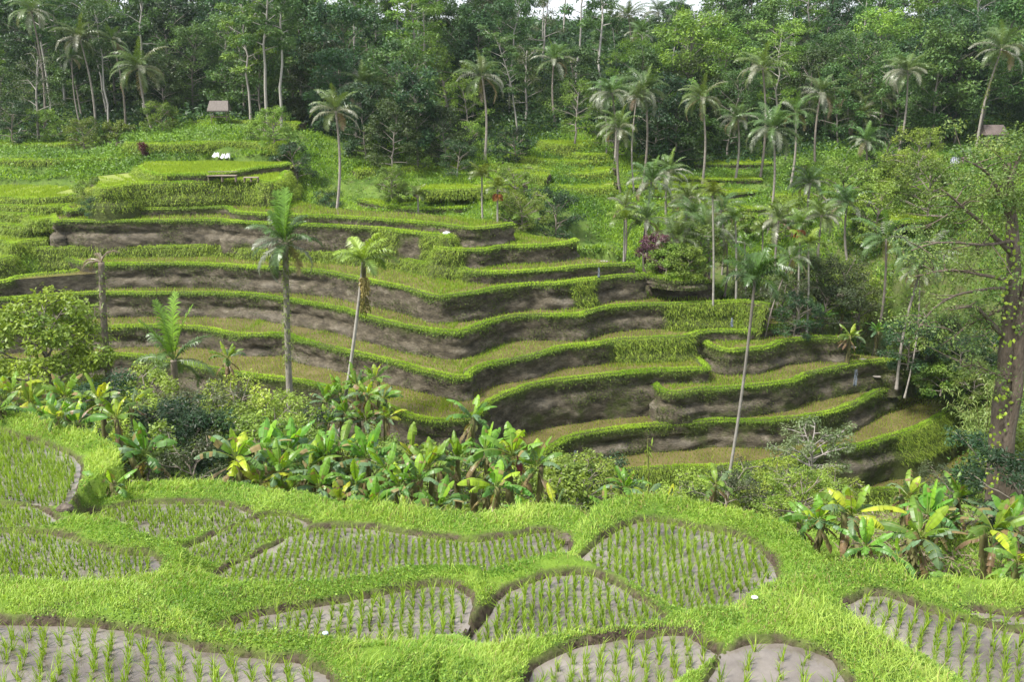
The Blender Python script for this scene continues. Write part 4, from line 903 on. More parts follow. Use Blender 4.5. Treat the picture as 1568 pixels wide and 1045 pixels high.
for i, (bx, d, tx, ty, k, sc, lab) in enumerate(ARECAS):
    palm('areca_palm', lab, 'palm', bx, d, tx, ty, ARE[k], .085, .06, rz=random.random() * 6.28, sc=sc, group='areca palms between the terraces', col=((.4, .38, .35), (.2, .2, .14)), bow=.01, extra=[('fruit_bunch', FRUIT, (0, 0, 0))] if 'orange' in lab else ())
# the palms standing in front of the terraces
m1 = coconut_crown(51, 2.2, 18, low=-.75, dry=.35, wind=(.9, 3.0), spear=0, leaf=.5); r51 = np.random.default_rng(77)
for az, el, L_ in ((1.4, 1.48, 2.7), (2.2, 1.4, 2.6), (.3, 1.44, 2.5), (2.9, 1.2, 1.7)): frond(m1, np.array([0, 0, .05]), az, el, L_, .25, r51, (.17, .29, .03), nl=40, leaf=.68, width=.07, hang=.1)
palm('coconut_palm', 'grey trunked coconut palm with a tall upright frond before the terrace walls', 'palm', 447, 45, 437, 372, m1.mesh('crown', M_PALM), .19, .15, col=((.36, .33, .31), (.12, .12, .04)), bow=.006, vine=True)
a1 = areca_crown(52, 1.85, 12, 1.75).mesh('crown', M_PALM)
fl = MB(); rf = np.random.default_rng(8)
for k in range(210):
    a = rf.random() * 6.28; z0 = -.15 - 1.9 * rf.random()**1.4; p0 = np.array([math.cos(a) * .07, math.sin(a) * .07, z0]); p1 = p0 + np.array([math.cos(a) * .25 * rf.random(), math.sin(a) * .25 * rf.random(), -.12 - .3 * rf.random()])
    tube(fl, np.stack([p0, (p0 + p1) / 2 + np.array([math.cos(a) * .1, math.sin(a) * .1, .05]), p1]), np.array([.022, .03, .01]), 4, (.62, .55, .2) if z0 > -1 else (.24, .23, .06))
cs = MB(); tube(cs, np.array([[0, 0, -.9], [0, 0, -.5], [.02, 0, -.1], [.03, 0, .15]]), np.array([.1, .14, .1, .05]), 8, (.16, .24, .05))
palm('areca_palm', 'slender areca palm with bright crown and pale yellow hanging flower stalks', 'palm', 510, 44.5, 556, 402, a1, .11, .075, col=((.45, .43, .4), (.34, .32, .28)), bow=.012, extra=[('flower_stalks', fl.mesh('flower_stalks', M_LEAF), (0, 0, -.6)), ('crownshaft', cs.mesh('crownshaft', M_STEM), (0, 0, 0))])
a2 = MB(); rg_ = np.random.default_rng(53)
for k in range(12):
    t = (k + .5) / 12; az = k * 2.39996; el = 1.45 - 1.25 * t
    frond(a2, np.zeros(3), az + (.5 if k < 4 else 0), el, 2.15 * rg_.uniform(.85, 1.1), .5 + 1.7 * t, rg_, np.array((.07, .14, .022)) * (1 - .45 * t), nl=34, leaf=.74, width=.085, hang=.55 + .5 * t, twist=.2)
palm('areca_palm', 'very thin leaning areca palm with pale lower trunk before the lower terraces', 'palm', 1100, 46.5, 1156, 430, a2.mesh('crown', M_PALM), .095, .075, col=((.44, .42, .4), (.06, .05, .035)), bow=.012, sc=1.0)
# young palm low among the shrubs on the left
yp = coconut_crown(55, 2.2, 9, low=-.35, dry=.3, spear=0, leaf=.55); ry = np.random.default_rng(3)
for az, el, L_ in ((1.2, 1.5, 3.3), (2.6, 1.42, 3.0), (.3, 1.3, 2.9), (3.6, 1.15, 2.6)): frond(yp, np.zeros(3), az, el, L_, .35, ry, (.16, .27, .03), nl=40, leaf=.66, width=.08, hang=.12)
palm('coconut_palm', 'young coconut palm with broad upright fronds standing low among left shrubs', 'palm', 268, 41, 266, 552, yp.mesh('crown', M_PALM), .2, .16, col=((.2, .17, .13), (.16, .13, .09)), bow=.01)
dead = MB(); rd_ = np.random.default_rng(9)
for az, el in ((3.0, .5), (2.7, .1), (3.5, .3), (.3, 1.2), (2.2, .9)): frond(dead, np.zeros(3), az, el, 1.1, 1.9, rd_, (.19, .14, .1), nl=16, leaf=.3, width=.05, hang=1.3, rachis=.05)
palm('dead_palm', 'dead palm trunk with withered brown top and creeper beside the round tree', 'palm', 181, 41.5, 155, 402, dead.mesh('crown', M_PALM), .2, .15, col=((.09, .075, .06), (.15, .11, .08)), bow=.02, vine=True)

# ------------------------------------------------------------------ forest
T = {}
def tree_parts(key, **kw):
    tk, cr = make_tree(**kw); T[key] = [('trunk', tk.mesh('trunk', M_BARK, True)), ('crown', cr.mesh('crown', M_LEAF))]; return T[key]
dk = ((.019, .052, .021), (.056, .112, .04)); md_ = ((.038, .094, .025), (.108, .19, .052)); br = ((.085, .18, .025), (.2, .32, .05)); gy_ = ((.05, .075, .03), (.11, .14, .06))
KINDS_ = [('dark', 'dark round broadleaf tree', [tree_parts('d0', seed=1, H=11, Rc=4.2, h0=.12, leaf=.42, ncl=90, per=95, clr=1.25, pal_=dk), tree_parts('d1', seed=2, H=13, Rc=4.0, h0=.22, kind='loose', leaf=.42, ncl=84, per=90, clr=1.25, pal_=dk), tree_parts('d2', seed=22, H=10, Rc=4.5, h0=.1, leaf=.38, ncl=90, per=95, clr=1.2, pal_=((.03, .06, .02), (.07, .11, .03)))]),
          ('pale', 'thin pale trunked tree', [tree_parts('p0', seed=3, H=19, Rc=4.2, h0=.45, kind='flat', leaf=.36, ncl=64, per=85, pal_=md_, bark=(.42, .4, .36), r0=.17, clr=1.1), tree_parts('p1', seed=4, H=17, Rc=3.9, h0=.36, kind='flat', leaf=.34, ncl=64, per=80, pal_=br, bark=(.4, .37, .33), r0=.15, clr=1.0), tree_parts('p2', seed=24, H=20, Rc=3.3, h0=.5, kind='loose', leaf=.34, ncl=56, per=70, pal_=md_, bark=(.46, .44, .4), r0=.16)]),
          ('mid', 'loose mid green tree', [tree_parts('m0', seed=5, H=13, Rc=4.0, h0=.18, kind='loose', leaf=.38, ncl=84, per=88, clr=1.2, pal_=md_), tree_parts('m1', seed=6, H=15, Rc=3.8, h0=.2, kind='cone', leaf=.38, ncl=84, per=88, clr=1.2, pal_=md_), tree_parts('m2', seed=26, H=12, Rc=4.3, h0=.18, leaf=.34, ncl=90, per=95, clr=1.2, pal_=md_)]),
          ('bright', 'bright green domed tree', [tree_parts('b0', seed=7, H=11, Rc=4.2, h0=.18, leaf=.34, ncl=84, per=95, clr=1.15, pal_=br), tree_parts('b1', seed=8, H=9, Rc=3.2, h0=.25, leaf=.24, ncl=60, per=90, pal_=br)]),
          ('grey', 'greyish thin leaved tree', [tree_parts('g0', seed=9, H=10, Rc=2.6, h0=.3, kind='loose', leaf=.24, ncl=46, per=40, pal_=gy_, bark=(.3, .28, .26), bare=.25)])]
LAND = [(90, 'at the far left'), (200, 'above the dark bank'), (300, 'left of thatched hut'), (382, 'behind the thatched hut'), (470, 'near the pale pair'), (560, 'behind the plateau palm'), (640, 'above the dark hollow'), (710, 'beside the dark hollow'), (790, 'behind the lone palm'), (880, 'above the grassy knoll'), (960, 'left of crossing palms'), (1060, 'behind the crossing palms'), (1170, 'above the rice strips'), (1270, 'among right slope palms'), (1370, 'near the tilted palm'), (1470, 'right of tilted palm'), (9999, 'behind the brown hut')]
def land(px): return next(t for a, t in LAND if px < a)
def tree(kind, var, px, d, sc, label, group='trees of the forest behind the terraces', rz=None, sz=None, dz=-.2):
    k = next(q for q in KINDS_ if q[0] == kind); p = spot(px, d); p[2] += dz
    return place('forest_tree', k[2][var % len(k[2])], label, 'tree', p, random.random() * 6.28 if rz is None else rz, sc, group, (random.gauss(0, .04), random.gauss(0, .04)), sz)
# trees one can single out
for kind, v, px, d, sc, lab in [('pale',0,411,97,.98,'tall pale trunked tree with layered crown, left of the close pair by the hut'),('pale',2,431,97,.95,'tall pale trunked tree, right of the close pair by the hut'),('pale',1,384,102,.95,'slender pale trunked tree just right of the thatched hut'),
   ('pale',0,655,118,1.1,'bare white trunked tree rising above the dark hollow'),('pale',2,915,112,1.1,'white trunked tree below the gap of sky'),('bright',0,1040,112,1.25,'broad bright green tree beside the crossing palms'),('bright',1,690,108,1.0,'bright green tree with tall round crown left of the lone palm'),
   ('bright',1,880,97,.72,'small light green tree standing on the grassy knoll'),('bright',0,1110,116,1.0,'lime green tree above the narrow rice strips'),('grey',0,60,99,.95,'bare grey twiggy tree at the left forest edge'),('grey',0,928,96,.6,'thin grey twiggy tree beside the grassy knoll'),
   ('dark',0,560,93,.62,'dark tree at the left of the bushy hollow'),('dark',2,600,89,.62,'dark drooping tree in front of the bushy hollow'),('dark',1,640,91,.72,'tall dark tree in the middle of the bushy hollow'),('dark',2,682,92,.55,'rounded dark tree at the right of the bushy hollow'),('dark',0,520,101,.8,'dark tree behind the plateau corner palm, lowest'),('mid',2,625,98,.9,'grey green vine covered tree above the bushy hollow'),
   ('mid',2,1440,101,1.0,'leafy tree with thick grey trunk left of the brown hut'),('mid',0,1420,99,1.0,'leafy tree with leaning twin trunks left of the brown hut'),('dark',1,1460,102,1.0,'dark tree with straight grey trunk beside the brown hut'),('dark',0,1000,100,.8,'dark tree at the forest foot behind the crossing palms'),('dark',2,1035,99,.72,'low dark tree at the forest foot right of the crossing palms'),('mid',1,1500,106,1.1,'tall leafy tree rising above the brown hut')]:
    tree(kind, v, px, d, sc, lab)
# the rest of the forest, row behind row up the slope
rows = [(106, 6.0), (111, 6.6), (117, 7.0), (125, 7.8), (134, 8.6), (145, 9.6), (158, 11), (174, 13)]
for ri, (d, st2) in enumerate(rows):
    xw = d * .61; x = -xw + R.random() * st2
    while x < xw:
        dd = d + R.normal(0, 1.6); px = to_px([[x, dd, gz(x, dd)[0]]])[0, 0]
        if not (ri == 0 and (305 < px < 372 or 1490 < px < 1545 or 815 < px < 905)):
            w = [.3, .32, .24, .06, .08] if px < 800 else [.28, .2, .32, .14, .06]
            if ri == 0: w = [.34, .3, .26, .04, .06]
            ki = R.choice(5, p=w); kd = KINDS_[ki]; sc = R.uniform(.78, 1.12) * (.8 if ri == 0 else 1)
            if 870 < px < 1075 and ri >= 3: sc *= .45 if ri > 5 else .62
            if kd[0] == 'pale' and ri > 4: sc *= .8
            row = 'at the forest edge' if ri < 2 else 'halfway up the forest' if ri < 5 else 'on the wooded ridge'
            if not (870 < px < 1075 and ri == 7): tree(kd[0], R.integers(9), px, dd, sc, f'{kd[1]} {row} {land(px)}')
        x += st2 * R.uniform(.75, 1.25)

# ------------------------------------------------------------------ shrubs and smaller trees in front
def shrub_proto(seed, H, Rc, leaf, ncl, per, p, h0=.08, kind='round', lw=.45, clr=.4, bare=0, bark=(.2, .17, .13), r0=.05, flat=.8):
    tk, cr = make_tree(seed, H, Rc, h0, kind, leaf, ncl, per, p, bark, r0, flat, clr, lw, bare); return [('stem', tk.mesh('stem', M_BARK, True)), ('foliage', cr.mesh('foliage', M_LEAF))]
sg = ((.075, .135, .02), (.19, .27, .04)); sy = ((.13, .21, .025), (.30, .39, .06))
SH = [shrub_proto(61, 2.4, 1.5, .13, 60, 100, sg), shrub_proto(62, 2.0, 1.7, .11, 64, 110, sy), shrub_proto(63, 2.8, 1.4, .15, 54, 95, dk, lw=.35), shrub_proto(64, 1.6, 1.3, .16, 44, 80, sg, lw=.6), shrub_proto(65, 2.2, 1.5, .12, 50, 80, gy_, lw=.4)]
SHL = ['mid green leafy shrub', 'yellow green feathery shrub', 'dark narrow leaved shrub', 'low broad leaved shrub', 'fine leaved grey shrub']
SHRUBS = [(1085,34,1,.8),(1195,25,1,.7),(1225,22,1,.6),(1275,24,1,.6),(1130,26,3,.6),(215,34,1,1.0),(190,36,2,1.1),(240,37,0,1.2),(290,34,4,1.2),(320,36,4,1.3),(350,33,0,1.1),(375,38,1,1.3),(410,36,1,1.25),(425,40,1,1.1),(400,31,0,1.1),(330,30,2,1.0),(290,29,2,1.0),(255,30,2,1.0),(230,27,3,1.0),(300,26,4,.8),(455,33,0,1.0),(465,40,2,.9),(640,40,1,1.0),(670,41,0,1.1),(610,38,3,1.0),(700,42,1,1.0),(580,36,0,1.1),(545,34,1,1.0),(720,38,2,1.0),(760,40,1,1.0),(690,34,0,1.0),(640,32,3,1.0),(500,30,3,1.0),
 (840,36,1,1.1),(870,32,0,1.0),(900,36,3,1.0),(890,28,1,.9),(930,30,2,.9),(850,26,3,.9),(1030,33,1,.9),(1060,30,3,.9),(1130,31,1,.9),(1150,27,4,.8),(1010,38,1,.8),(1110,25,4,.7),(1450,27,4,.7),(1495,28,2,.9),(1555,30,2,1.3),(1560,26,0,1.0),(1560,20,2,.8)]
for i, (px, d, k, sc) in enumerate(SHRUBS):
    p = spot(px, d); where = 'below the young palm on the left' if px < 300 else 'before the grey trunked palm' if px < 480 else 'behind the banana grove' if px < 780 else 'right of the banana grove' if px < 960 else 'under the thin leaning areca' if px < 1200 else 'beside the right hand bananas'
    place('shrub', SH[k], f'{SHL[k]} {where}', 'shrub', p - np.array([0, 0, .1]), random.random() * 6.28, sc, 'shrubs in the valley below the terraces')
FARSH = [(1390,58.5,2,1.2),(1415,60,0,1.3),(1440,57.5,3,1.1),(1465,60,2,1.3),(1400,63,0,1.3),(1425,64,4,1.3),(1500,59,0,1.3),(1370,62,4,1.1),(138,73,0,.8),(150,71.5,1,.7),(144,70,2,.6),(1385,60,3,.7),(1425,60,2,.7),(1455,59,0,.7),(1470,57,2,.8),(1490,55,0,.8),(1520,52,1,1.0),(1500,57,3,.8),(505,75,0,.9),(498,74,2,.8),(600,79,0,.95),(610,80,3,.8),(700,88,2,1.2),(790,78,1,1.2),(850,73,2,1.4),(800,72,1,1.2),(780,73,3,1.0),(1070,64,0,1.2),(1150,66,4,1.2),(1195,62,4,1.2),(1215,60,2,1.0),(1180,66,0,1.2),(1260,62,4,1.3),(1250,70,0,1.4),(1310,70,1,1.4),(1340,74,0,1.6),(1360,80,3,1.6),(1290,84,0,1.6),(1390,78,1,1.6),(1420,72,0,1.6),(1530,60,2,1.6),(1380,64,4,1.2),(1200,78,0,1.3),(1120,78,3,1.3),(1050,80,1,1.2),(1400,90,0,1.5),(1350,92,2,1.4),(1230,92,3,1.3),(420,88,0,1.2),(455,84,2,1.2),(250,97,0,1.2),(180,96,3,1.2),(130,95,0,1.2),(395,92,3,1.0),(20,96,2,1.4),(70,98,0,1.2),(660,96,2,1.4),(720,97,0,1.3),(790,98,2,1.2),(940,98,0,1.4)]
for i, (px, d, k, sc) in enumerate(FARSH):
    p = spot(px, d); where = 'on the dark left bank' if px < 300 else 'behind the bright plateau field' if px < 520 else 'on the back rice steps' if px < 760 else 'on the rough slope right of the plateau' if px < 950 else 'along the garden path' if px < 1110 else 'on the right slope' if d > 66 else 'in the gully right of the terraces'
    place('shrub', SH[k], f'{SHL[k]} {where}', 'shrub', p - np.array([0, 0, .15]), random.random() * 6.28, sc, 'shrubs on the far slopes')
rb = shrub_proto(66, 1.9, 1.15, .13, 60, 130, sg, h0=.03, clr=.42)
for px, d, w in ((1020, 62, 'left'), (1053, 61.5, 'right')): place('shrub', rb, f'round clipped green shrub beside the garden path, {w} of the pair', 'shrub', spot(px, d), random.random() * 6, 1.0, 'round clipped shrubs')
pu = shrub_proto(67, 2.4, 1.1, .15, 50, 90, ((.05, .018, .035), (.10, .04, .06)), h0=.05)
place('shrub', pu, 'dark purple leaved shrub between palms beside the garden path', 'shrub', spot(1004, 63), 0, 1.0, None)
cd = shrub_proto(68, 1.5, .45, .3, 22, 26, ((.05, .012, .016), (.11, .02, .025)), h0=.3, lw=.2, clr=.25)
place('shrub', cd, 'narrow dark red leaved plant at the left end of the bright upper field', 'plant', spot(218, 86), 0, .95, None)
# round leafy tree at the left
rt_, rc_ = make_tree(71, 5.6, 2.35, .12, 'round', .2, 120, 115, ((.09, .17, .02), (.24, .34, .04)), (.14, .12, .09), .13, .8, .62, .5)
p = spot(92, 41); ptop = at(92, 448, 41)
place('leafy_tree', [('trunk', rt_.mesh('trunk', M_BARK, True)), ('crown', rc_.mesh('crown', M_LEAF))], 'round bright green leafy tree at the left before the terraces', 'tree', p, .4, (ptop[2] - p[2]) / 6.7, None)
place('leafy_tree', SH[1], 'feathery yellow green tree left of the round leafy tree', 'tree', spot(8, 43), 0, 1.45, None)
# small grey tree before the lower fields
gt, gc = make_tree(72, 2.9, 1.35, .38, 'round', .12, 70, 60, ((.11, .15, .06), (.21, .25, .12)), (.34, .31, .29), .055, .8, .34, .42, 0)
place('small_tree', [('trunk', gt.mesh('trunk', M_BARK, True)), ('crown', gc.mesh('crown', M_LEAF))], 'small grey leaved tree with pale forked stems below the lowest fields', 'tree', at(1238, 778, 30), .3, 1.0, None)
for nm, px, d, H, sd, lab in (('gully_tree', 1284, 62.5, 6.4, 73, 'dark fine leaved tree with a leaning black trunk at the gully edge'), ('gully_tree', 1215, 63, 4.6, 74, 'dark bushy tree at the gully edge left of the black trunk'), ('gully_tree', 1246, 64, 5.4, 75, 'grey green tree at the gully edge between two darker trees'), ('gully_tree', 1312, 66, 4.6, 76, 'grey green tree on the slope right of the black trunk'), ('gully_tree', 1440, 60, 5.0, 78, 'bushy gully tree left of the big trunk')):
    a_, b_ = make_tree(sd, H, 2.0, .45, 'loose', .17, 60, 75, ((.04, .065, .018), (.09, .12, .035)), (.08, .065, .05), .13, .8, .75, .45)
    place(nm, [('trunk', a_.mesh('trunk', M_BARK, True)), ('crown', b_.mesh('crown', M_LEAF))], lab, 'tree', spot(px, d), 1.0, 1.0, None, (0, .12))

# ------------------------------------------------------------------ bananas
BL = [banana_leaves(80 + k, 1.75, 9 + k % 4, dead=2 + k % 3).mesh('leaf_crown', M_BAN) for k in range(8)]
BY = [banana_leaves(95 + k, 1.1, 5, dead=0, young=True).mesh('leaf_crown', M_BAN) for k in range(3)]
BAN = [(15,600,27,.95),(45,618,27,1),(75,640,25,.9),(20,645,25,.95),(118,650,25,1.05),(150,612,28,.95),(178,640,26,.9),(140,685,23.5,.8),(60,668,24,.85),(100,606,29,.95),(5,680,23,.8),(100,690,22.5,.7),(222,693,22,1.05),(205,620,29,.8),
 (362,700,21,1.1),(402,688,22.5,1.05),(428,722,21.2,.95),(442,690,23.2,1.0),(472,718,22,.95),(500,700,22.6,1.0),(522,688,23.6,1.0),(545,740,21,.85),(562,702,22.4,1.0),(592,718,21.8,.95),(612,744,21,.8),(640,735,21,.85),(672,772,19.8,.85),(630,698,24,.95),(655,716,22.4,.9),(700,702,24,.85),(488,745,21,.85),(440,755,20.8,.75),(520,765,20.4,.7),(575,770,20,.7),(620,790,19.6,.6),(395,740,20.8,.75),
 (671,706,23.2,.8),(760,745,20.3,.95),(785,695,21.2,1.15),(822,712,20.8,.85),(724,640,24.5,.85),(799,785,19.6,.6),(742,690,23,.9),(850,775,20,.55),
 (957,748,21.5,.72),(1097,742,22.5,.65),(1024,770,21.5,.5),(1108,800,19.4,.45),(990,760,22.5,.55),(925,772,21,.5),
 (1187,822,18.3,.5),(1253,796,17.9,.75),(1230,805,18.6,.65),(1304,786,17.9,1.0),(1409,822,17.3,1.0),(1421,786,19.2,.9),(1374,850,16.6,.5),(1523,812,17.4,.95),(1550,798,19,.9),(1560,860,16,.85),(1326,838,17,.7),(1392,760,20.3,.7),(1468,762,20.6,.8),(1440,800,19.5,.7),
 (500,615,43,1.15),(520,602,43.5,1.2),(546,590,44,1.25),(562,606,43,1.2),(586,612,43.5,1.15),(530,632,42,1.1),(560,642,42,1.1),(592,640,42.5,1.05),(500,648,41.5,1.1),(575,580,45,1.1),
 (348,548,45,1.1),(1262,486,62,1.2),(1288,482,62.5,1.2),(1076,410,63,1.2),(1302,515,59,1.1),(262,178,98,1.3),(1490,238,89,1.4),(1345,508,62,1.0)]
def ban_where(px, py, d):
    if d > 80: return 'left of the thatched hut' if px < 800 else 'with a lime leaf below the brown hut'
    if d > 50: return 'in the gully beside the ridge path' if px > 1100 else 'beside the round clipped shrubs'
    if d > 40: return 'in the clump below the pale areca' if px > 400 else 'standing alone right of the young palm'
    if px < 215: return 'in the grove below the round tree'
    if px < 300: return 'with leafy stem between the two groves'
    if px < 715: return 'in the long central grove'
    if px < 870: return 'at the right end of the central grove'
    if px < 1150: return 'on the slope behind the right paddy'
    return 'in the right hand litter group'
BANOBJ = []
for i, (px, py, d, sc) in enumerate(BAN):
    top = at(px, py, d); g = base_z(top[0], top[1])[0]; h = top[2] - g
    if h < .25: top[2] = g + .25; h = .25
    h = min(h, 4.6); base = np.array([top[0], top[1], top[2] - h])
    size = 'big' if sc > .98 else 'medium' if sc > .74 else 'small'
    o = thing('banana_plant', f'{size} banana plant {ban_where(px, py, d)}', 'banana plant', base, 0, 'banana plants' if 30 > d else 'banana plants farther off')
    sm = stem_mesh(h + .15, .13 * min(1.1, sc) + .02, .075 * min(1.1, sc), 300 + i, (R.normal(0, .12), R.normal(0, .08)), mossy=(d < 26 and i % 2 == 0))
    for a_ in sm.V: a_[:, 2] -= .15
    sm.obj('pseudostem', M_STEM, o, smooth=True)
    c = link('leaf_crown', (BY if sc < .6 else BL)[R.integers(3 if sc < .6 else 8)], o); c.location = (0, 0, h); c.rotation_euler = (R.normal(0, .1), R.normal(0, .1), R.random() * 6.28); k = sc * (1.2 if sc < .6 else .66); c.scale = (k, k, k)
    BANOBJ.append((o, px, py))
    if (px, py) == (785, 695):
        fb2 = MB(); t = np.linspace(0, 1, 7); tube(fb2, np.stack([.12 + .1 * t, -.15 - .05 * t, .1 - .5 * t], 1), np.array([.02, .02, .05, .09, .085, .05, .01]), 8, (.2, .06, .07)); e = fb2.obj('flower_bud', M_LEAF, o); e.location = (0, 0, h - .1)
for px, py, d, sc, lab in ((175, 752, 19.4, .62, 'small young banana plant with a brown split stem on bare earth at the left bank'), (1493, 905, 15.4, .7, 'low banana sapling with narrow bright leaves at the right bank edge')):
    p = at(px, py, d); g = base_z(p[0], p[1])[0]; h = max(.25, p[2] - g)
    o = thing('banana_plant', lab, 'banana plant', (p[0], p[1], g), 0); s_ = stem_mesh(h + .1, .11, .06, 7); s_.obj('pseudostem', M_STEM, o, smooth=True)
    c = link('leaf_crown', BY[1], o); c.location = (0, 0, h); c.scale = (sc * 1.3,) * 3

# ------------------------------------------------------------------ undergrowth
def on_body(x, y):
    m = np.zeros(len(x), bool)
    for L in LAYERS:
        if not L.key.startswith('far'): m |= pip(x, y, np.concatenate([L.P[::3], L.P[-1:], L.poly[L.front:]]))
    return m
def cover(n, d0, d1, per, leafk, spread, cols, noise_seed, keepf, name, label, lw=.5, up=.5, hgt=.5, powr=1.0):
    d = d0 + (d1 - d0) * R.random(n)**powr; x = R.uniform(-.72, .72, n) * d
    ok = ~on_body(x, d); x, d = x[ok], d[ok]
    z = gz(x, d); P = xyz(x, d, z); q = to_px(P); ok = keepf(x, d, q[:, 0], q[:, 1], P) & in_view(P, 330, 120); P = P[ok]; m = len(P)
    P[:, 2] += fbm(P, .12, 5) * np.clip((P[:, 1] - 25) / 40, 0, 1) * .8
    g = np.clip(.5 + .8 * fbm(P, .16, noise_seed) + .4 * fbm(P, .7, noise_seed + 3) + R.normal(0, .14, m), 0, 1)
    sz = leafk * P[:, 1] * (1 + .5 * fbm(P, .3, noise_seed + 9)); c = np.array(cols[0]) * (1 - g[:, None]) + np.array(cols[1]) * g[:, None]
    hump = np.clip(.5 + .9 * fbm(P, .35, noise_seed + 5), .12, 1.6) * hgt
    C = np.repeat(P, per, 0); k = len(C); S = np.repeat(sz, per); Hh = np.repeat(hump, per)
    off = R.normal(0, 1, (k, 3)) * spread; off[:, 2] = np.abs(off[:, 2]) * Hh / spread * .6
    pos = C + off; nn = nrm(R.normal(0, .55, (k, 3)) + np.array([0, -.25, up])); u = nrm(np.cross(nn, R.normal(0, 1, (k, 3))) + np.array([0, 0, -.1])) * (S * R.uniform(.6, 1.4, k))[:, None]
    v = nrm(np.cross(nn, u)) * (S * lw)[:, None]
    mb = MB(); cards(mb, pos, u, v, R.normal(0, .05, k) * S, np.repeat(c, per, 0) * (1 + R.normal(0, .2, (k, 1))))
    return tag(mb.obj(name, M_LEAF), label, 'undergrowth', kind='stuff')
litter = lambda x, d: (x > 6.5) & (x < 17) & (d > 16.5) & (d < 24)
valley = lambda x, d, px, py, P: ~(litter(x, d) & (fbm(P, .5, 91) < .35)) & ~((x > FG[0]) & (x < FG[1]) & (d < 17.2) & (py > 800)) & (fg_sample(fsd_grid, x, np.clip(d, FG[2], FG[3])) > .5)
cover(34000, 17.5, 56, 9, .0042, .22, ((.07, .13, .018), (.24, .35, .045)), 110, lambda x, d, px, py, P: valley(x, d, px, py, P) & ((d > 21) | ((px > 1150) & (py < 915) & (d > 16)) | ((d > 19.4) & (py < 800))), 'valley_undergrowth', 'leafy undergrowth filling the valley below the terraces', hgt=.55)
slope = lambda x, d, px, py, P: (d < 109) & ((fbm(P, .1, 160) > -.12) | (R.random(len(x)) < .3))
cover(50000, 54, 109, 9, .003, .4, ((.035, .10, .018), (.17, .31, .04)), 120, slope, 'slope_undergrowth', 'leafy undergrowth on the slopes behind the terraces', hgt=.7)
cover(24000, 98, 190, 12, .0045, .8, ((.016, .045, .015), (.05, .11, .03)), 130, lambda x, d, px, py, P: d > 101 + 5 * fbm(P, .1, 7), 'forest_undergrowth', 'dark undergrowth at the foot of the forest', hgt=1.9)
cover(12000, 46, 68, 10, .0042, .4, ((.035, .09, .016), (.15, .26, .04)), 150, lambda x, d, px, py, P: px > 1290, 'gully_undergrowth', 'leafy undergrowth in the gully right of the terraces', hgt=1.3)
# rough grass on the slopes
sgm = MB(); n = 300000; d = 54 + 52 * R.random(n); x = R.uniform(-.62, .62, n) * d; P = xyz(x, d, 0.); ok = (fbm(P, .14, 140) > -.45) & ~on_body(x, d); x, d = x[ok], d[ok]
P = xyz(x, d, gz(x, d)); P = P[in_view(P, 60, 40)]; P[:, 2] += fbm(P, .12, 5) * .6; m = len(P)
ln = R.uniform(.2, .55, m); dv = nrm(np.concatenate([R.normal(0, .5, (m, 2)) + np.array([.15, -.2]), np.ones((m, 1))], 1)); mid = P + dv * (ln * .55)[:, None]; tip = mid + nrm(dv * np.array([1.6, 1.6, .3])) * (ln * .5)[:, None]
g = np.clip(.5 + .8 * fbm(P, .2, 145) + R.normal(0, .2, m), 0, 1)[:, None]
blades(sgm, P, tip, mid, R.uniform(.04, .09, m), nrm(np.concatenate([np.ones((m, 1)), R.normal(0, .5, (m, 1)), np.zeros((m, 1))], 1)), np.array((.10, .22, .02)) * (1 - g) + np.array((.34, .50, .05)) * g)
tag(sgm.obj('slope_grass', M_GRASS), 'rough bright grass on the slopes behind the terraces', 'grass', kind='stuff')
# dry litter by the right hand bananas
lm = MB(); n = 9000; x = R.uniform(6.5, 17, n); d = R.uniform(16.2, 25, n); P = xyz(x, d, base_z(x, d) + .03 + np.abs(R.normal(0, .05, n))); q = to_px(P)
ok = (fbm(P, .5, 91) < .45) & (q[:, 0] > 1290); P = P[ok]; m = len(P)
u = nrm(np.concatenate([R.normal(0, 1, (m, 2)), R.normal(.1, .25, (m, 1))], 1)) * R.uniform(.08, .4, (m, 1)); v = nrm(np.cross(u, R.normal(0, .4, (m, 3)) + np.array([0, 0, 1]))) * R.uniform(.02, .07, (m, 1))
cards(lm, P, u, v, np.abs(R.normal(0, .02, m)), pal(m, (.14, .10, .06), (.42, .34, .25), .2))
tag(lm.obj('dry_leaf_litter', M_LEAF), 'dry brown leaf litter under the right hand bananas', 'litter', kind='stuff')

# ------------------------------------------------------------------ the big tree at the right edge
M_BARK2 = rough_mat('rough_brown_bark', [(.3, (.05, .04, .03)), (.55, (.13, .105, .082)), (.75, (.25, .215, .18))], scale=7, stretch=(1, 1, .25), bump=.9, usecol=.25)
D0 = 24.0; r9 = np.random.default_rng(90)
bt = at(1534, 782, D0); bt[2] = base_z(bt[0], bt[1])[0]
big = thing('big_tree', 'big rough barked tree with twin trunks at the right edge of the photo', 'tree', bt)
def A(px, py, d): return at(px, py, d) - bt
tb = MB(); nodes = []
def limb(pts, r0, r1, sides=10, wob=.05):
    pts = resample(np.array(pts), .25); n = len(pts); pts = pts + np.stack([fbm(pts, 1.2, 3 + k) for k in range(3)], 1) * wob
    rad = np.linspace(r0, r1, n) * (1 + .1 * fbm(pts, 2.0, 8)); rad[:3] *= np.array([1.35, 1.2, 1.08])[:len(rad[:3])] if r0 > .15 else 1
    tube(tb, pts, rad, sides, np.array((.15, .11, .085)) * (1 + .2 * fbm(pts, 2, 5))[:, None]); return pts
limb([np.array([-.1, 0, -.5]), A(1530, 700, D0), A(1542, 560, D0), A(1552, 420, D0 + .1), A(1548, 330, D0 + .2), A(1540, 250, D0 + .3)], .37, .12, 14)
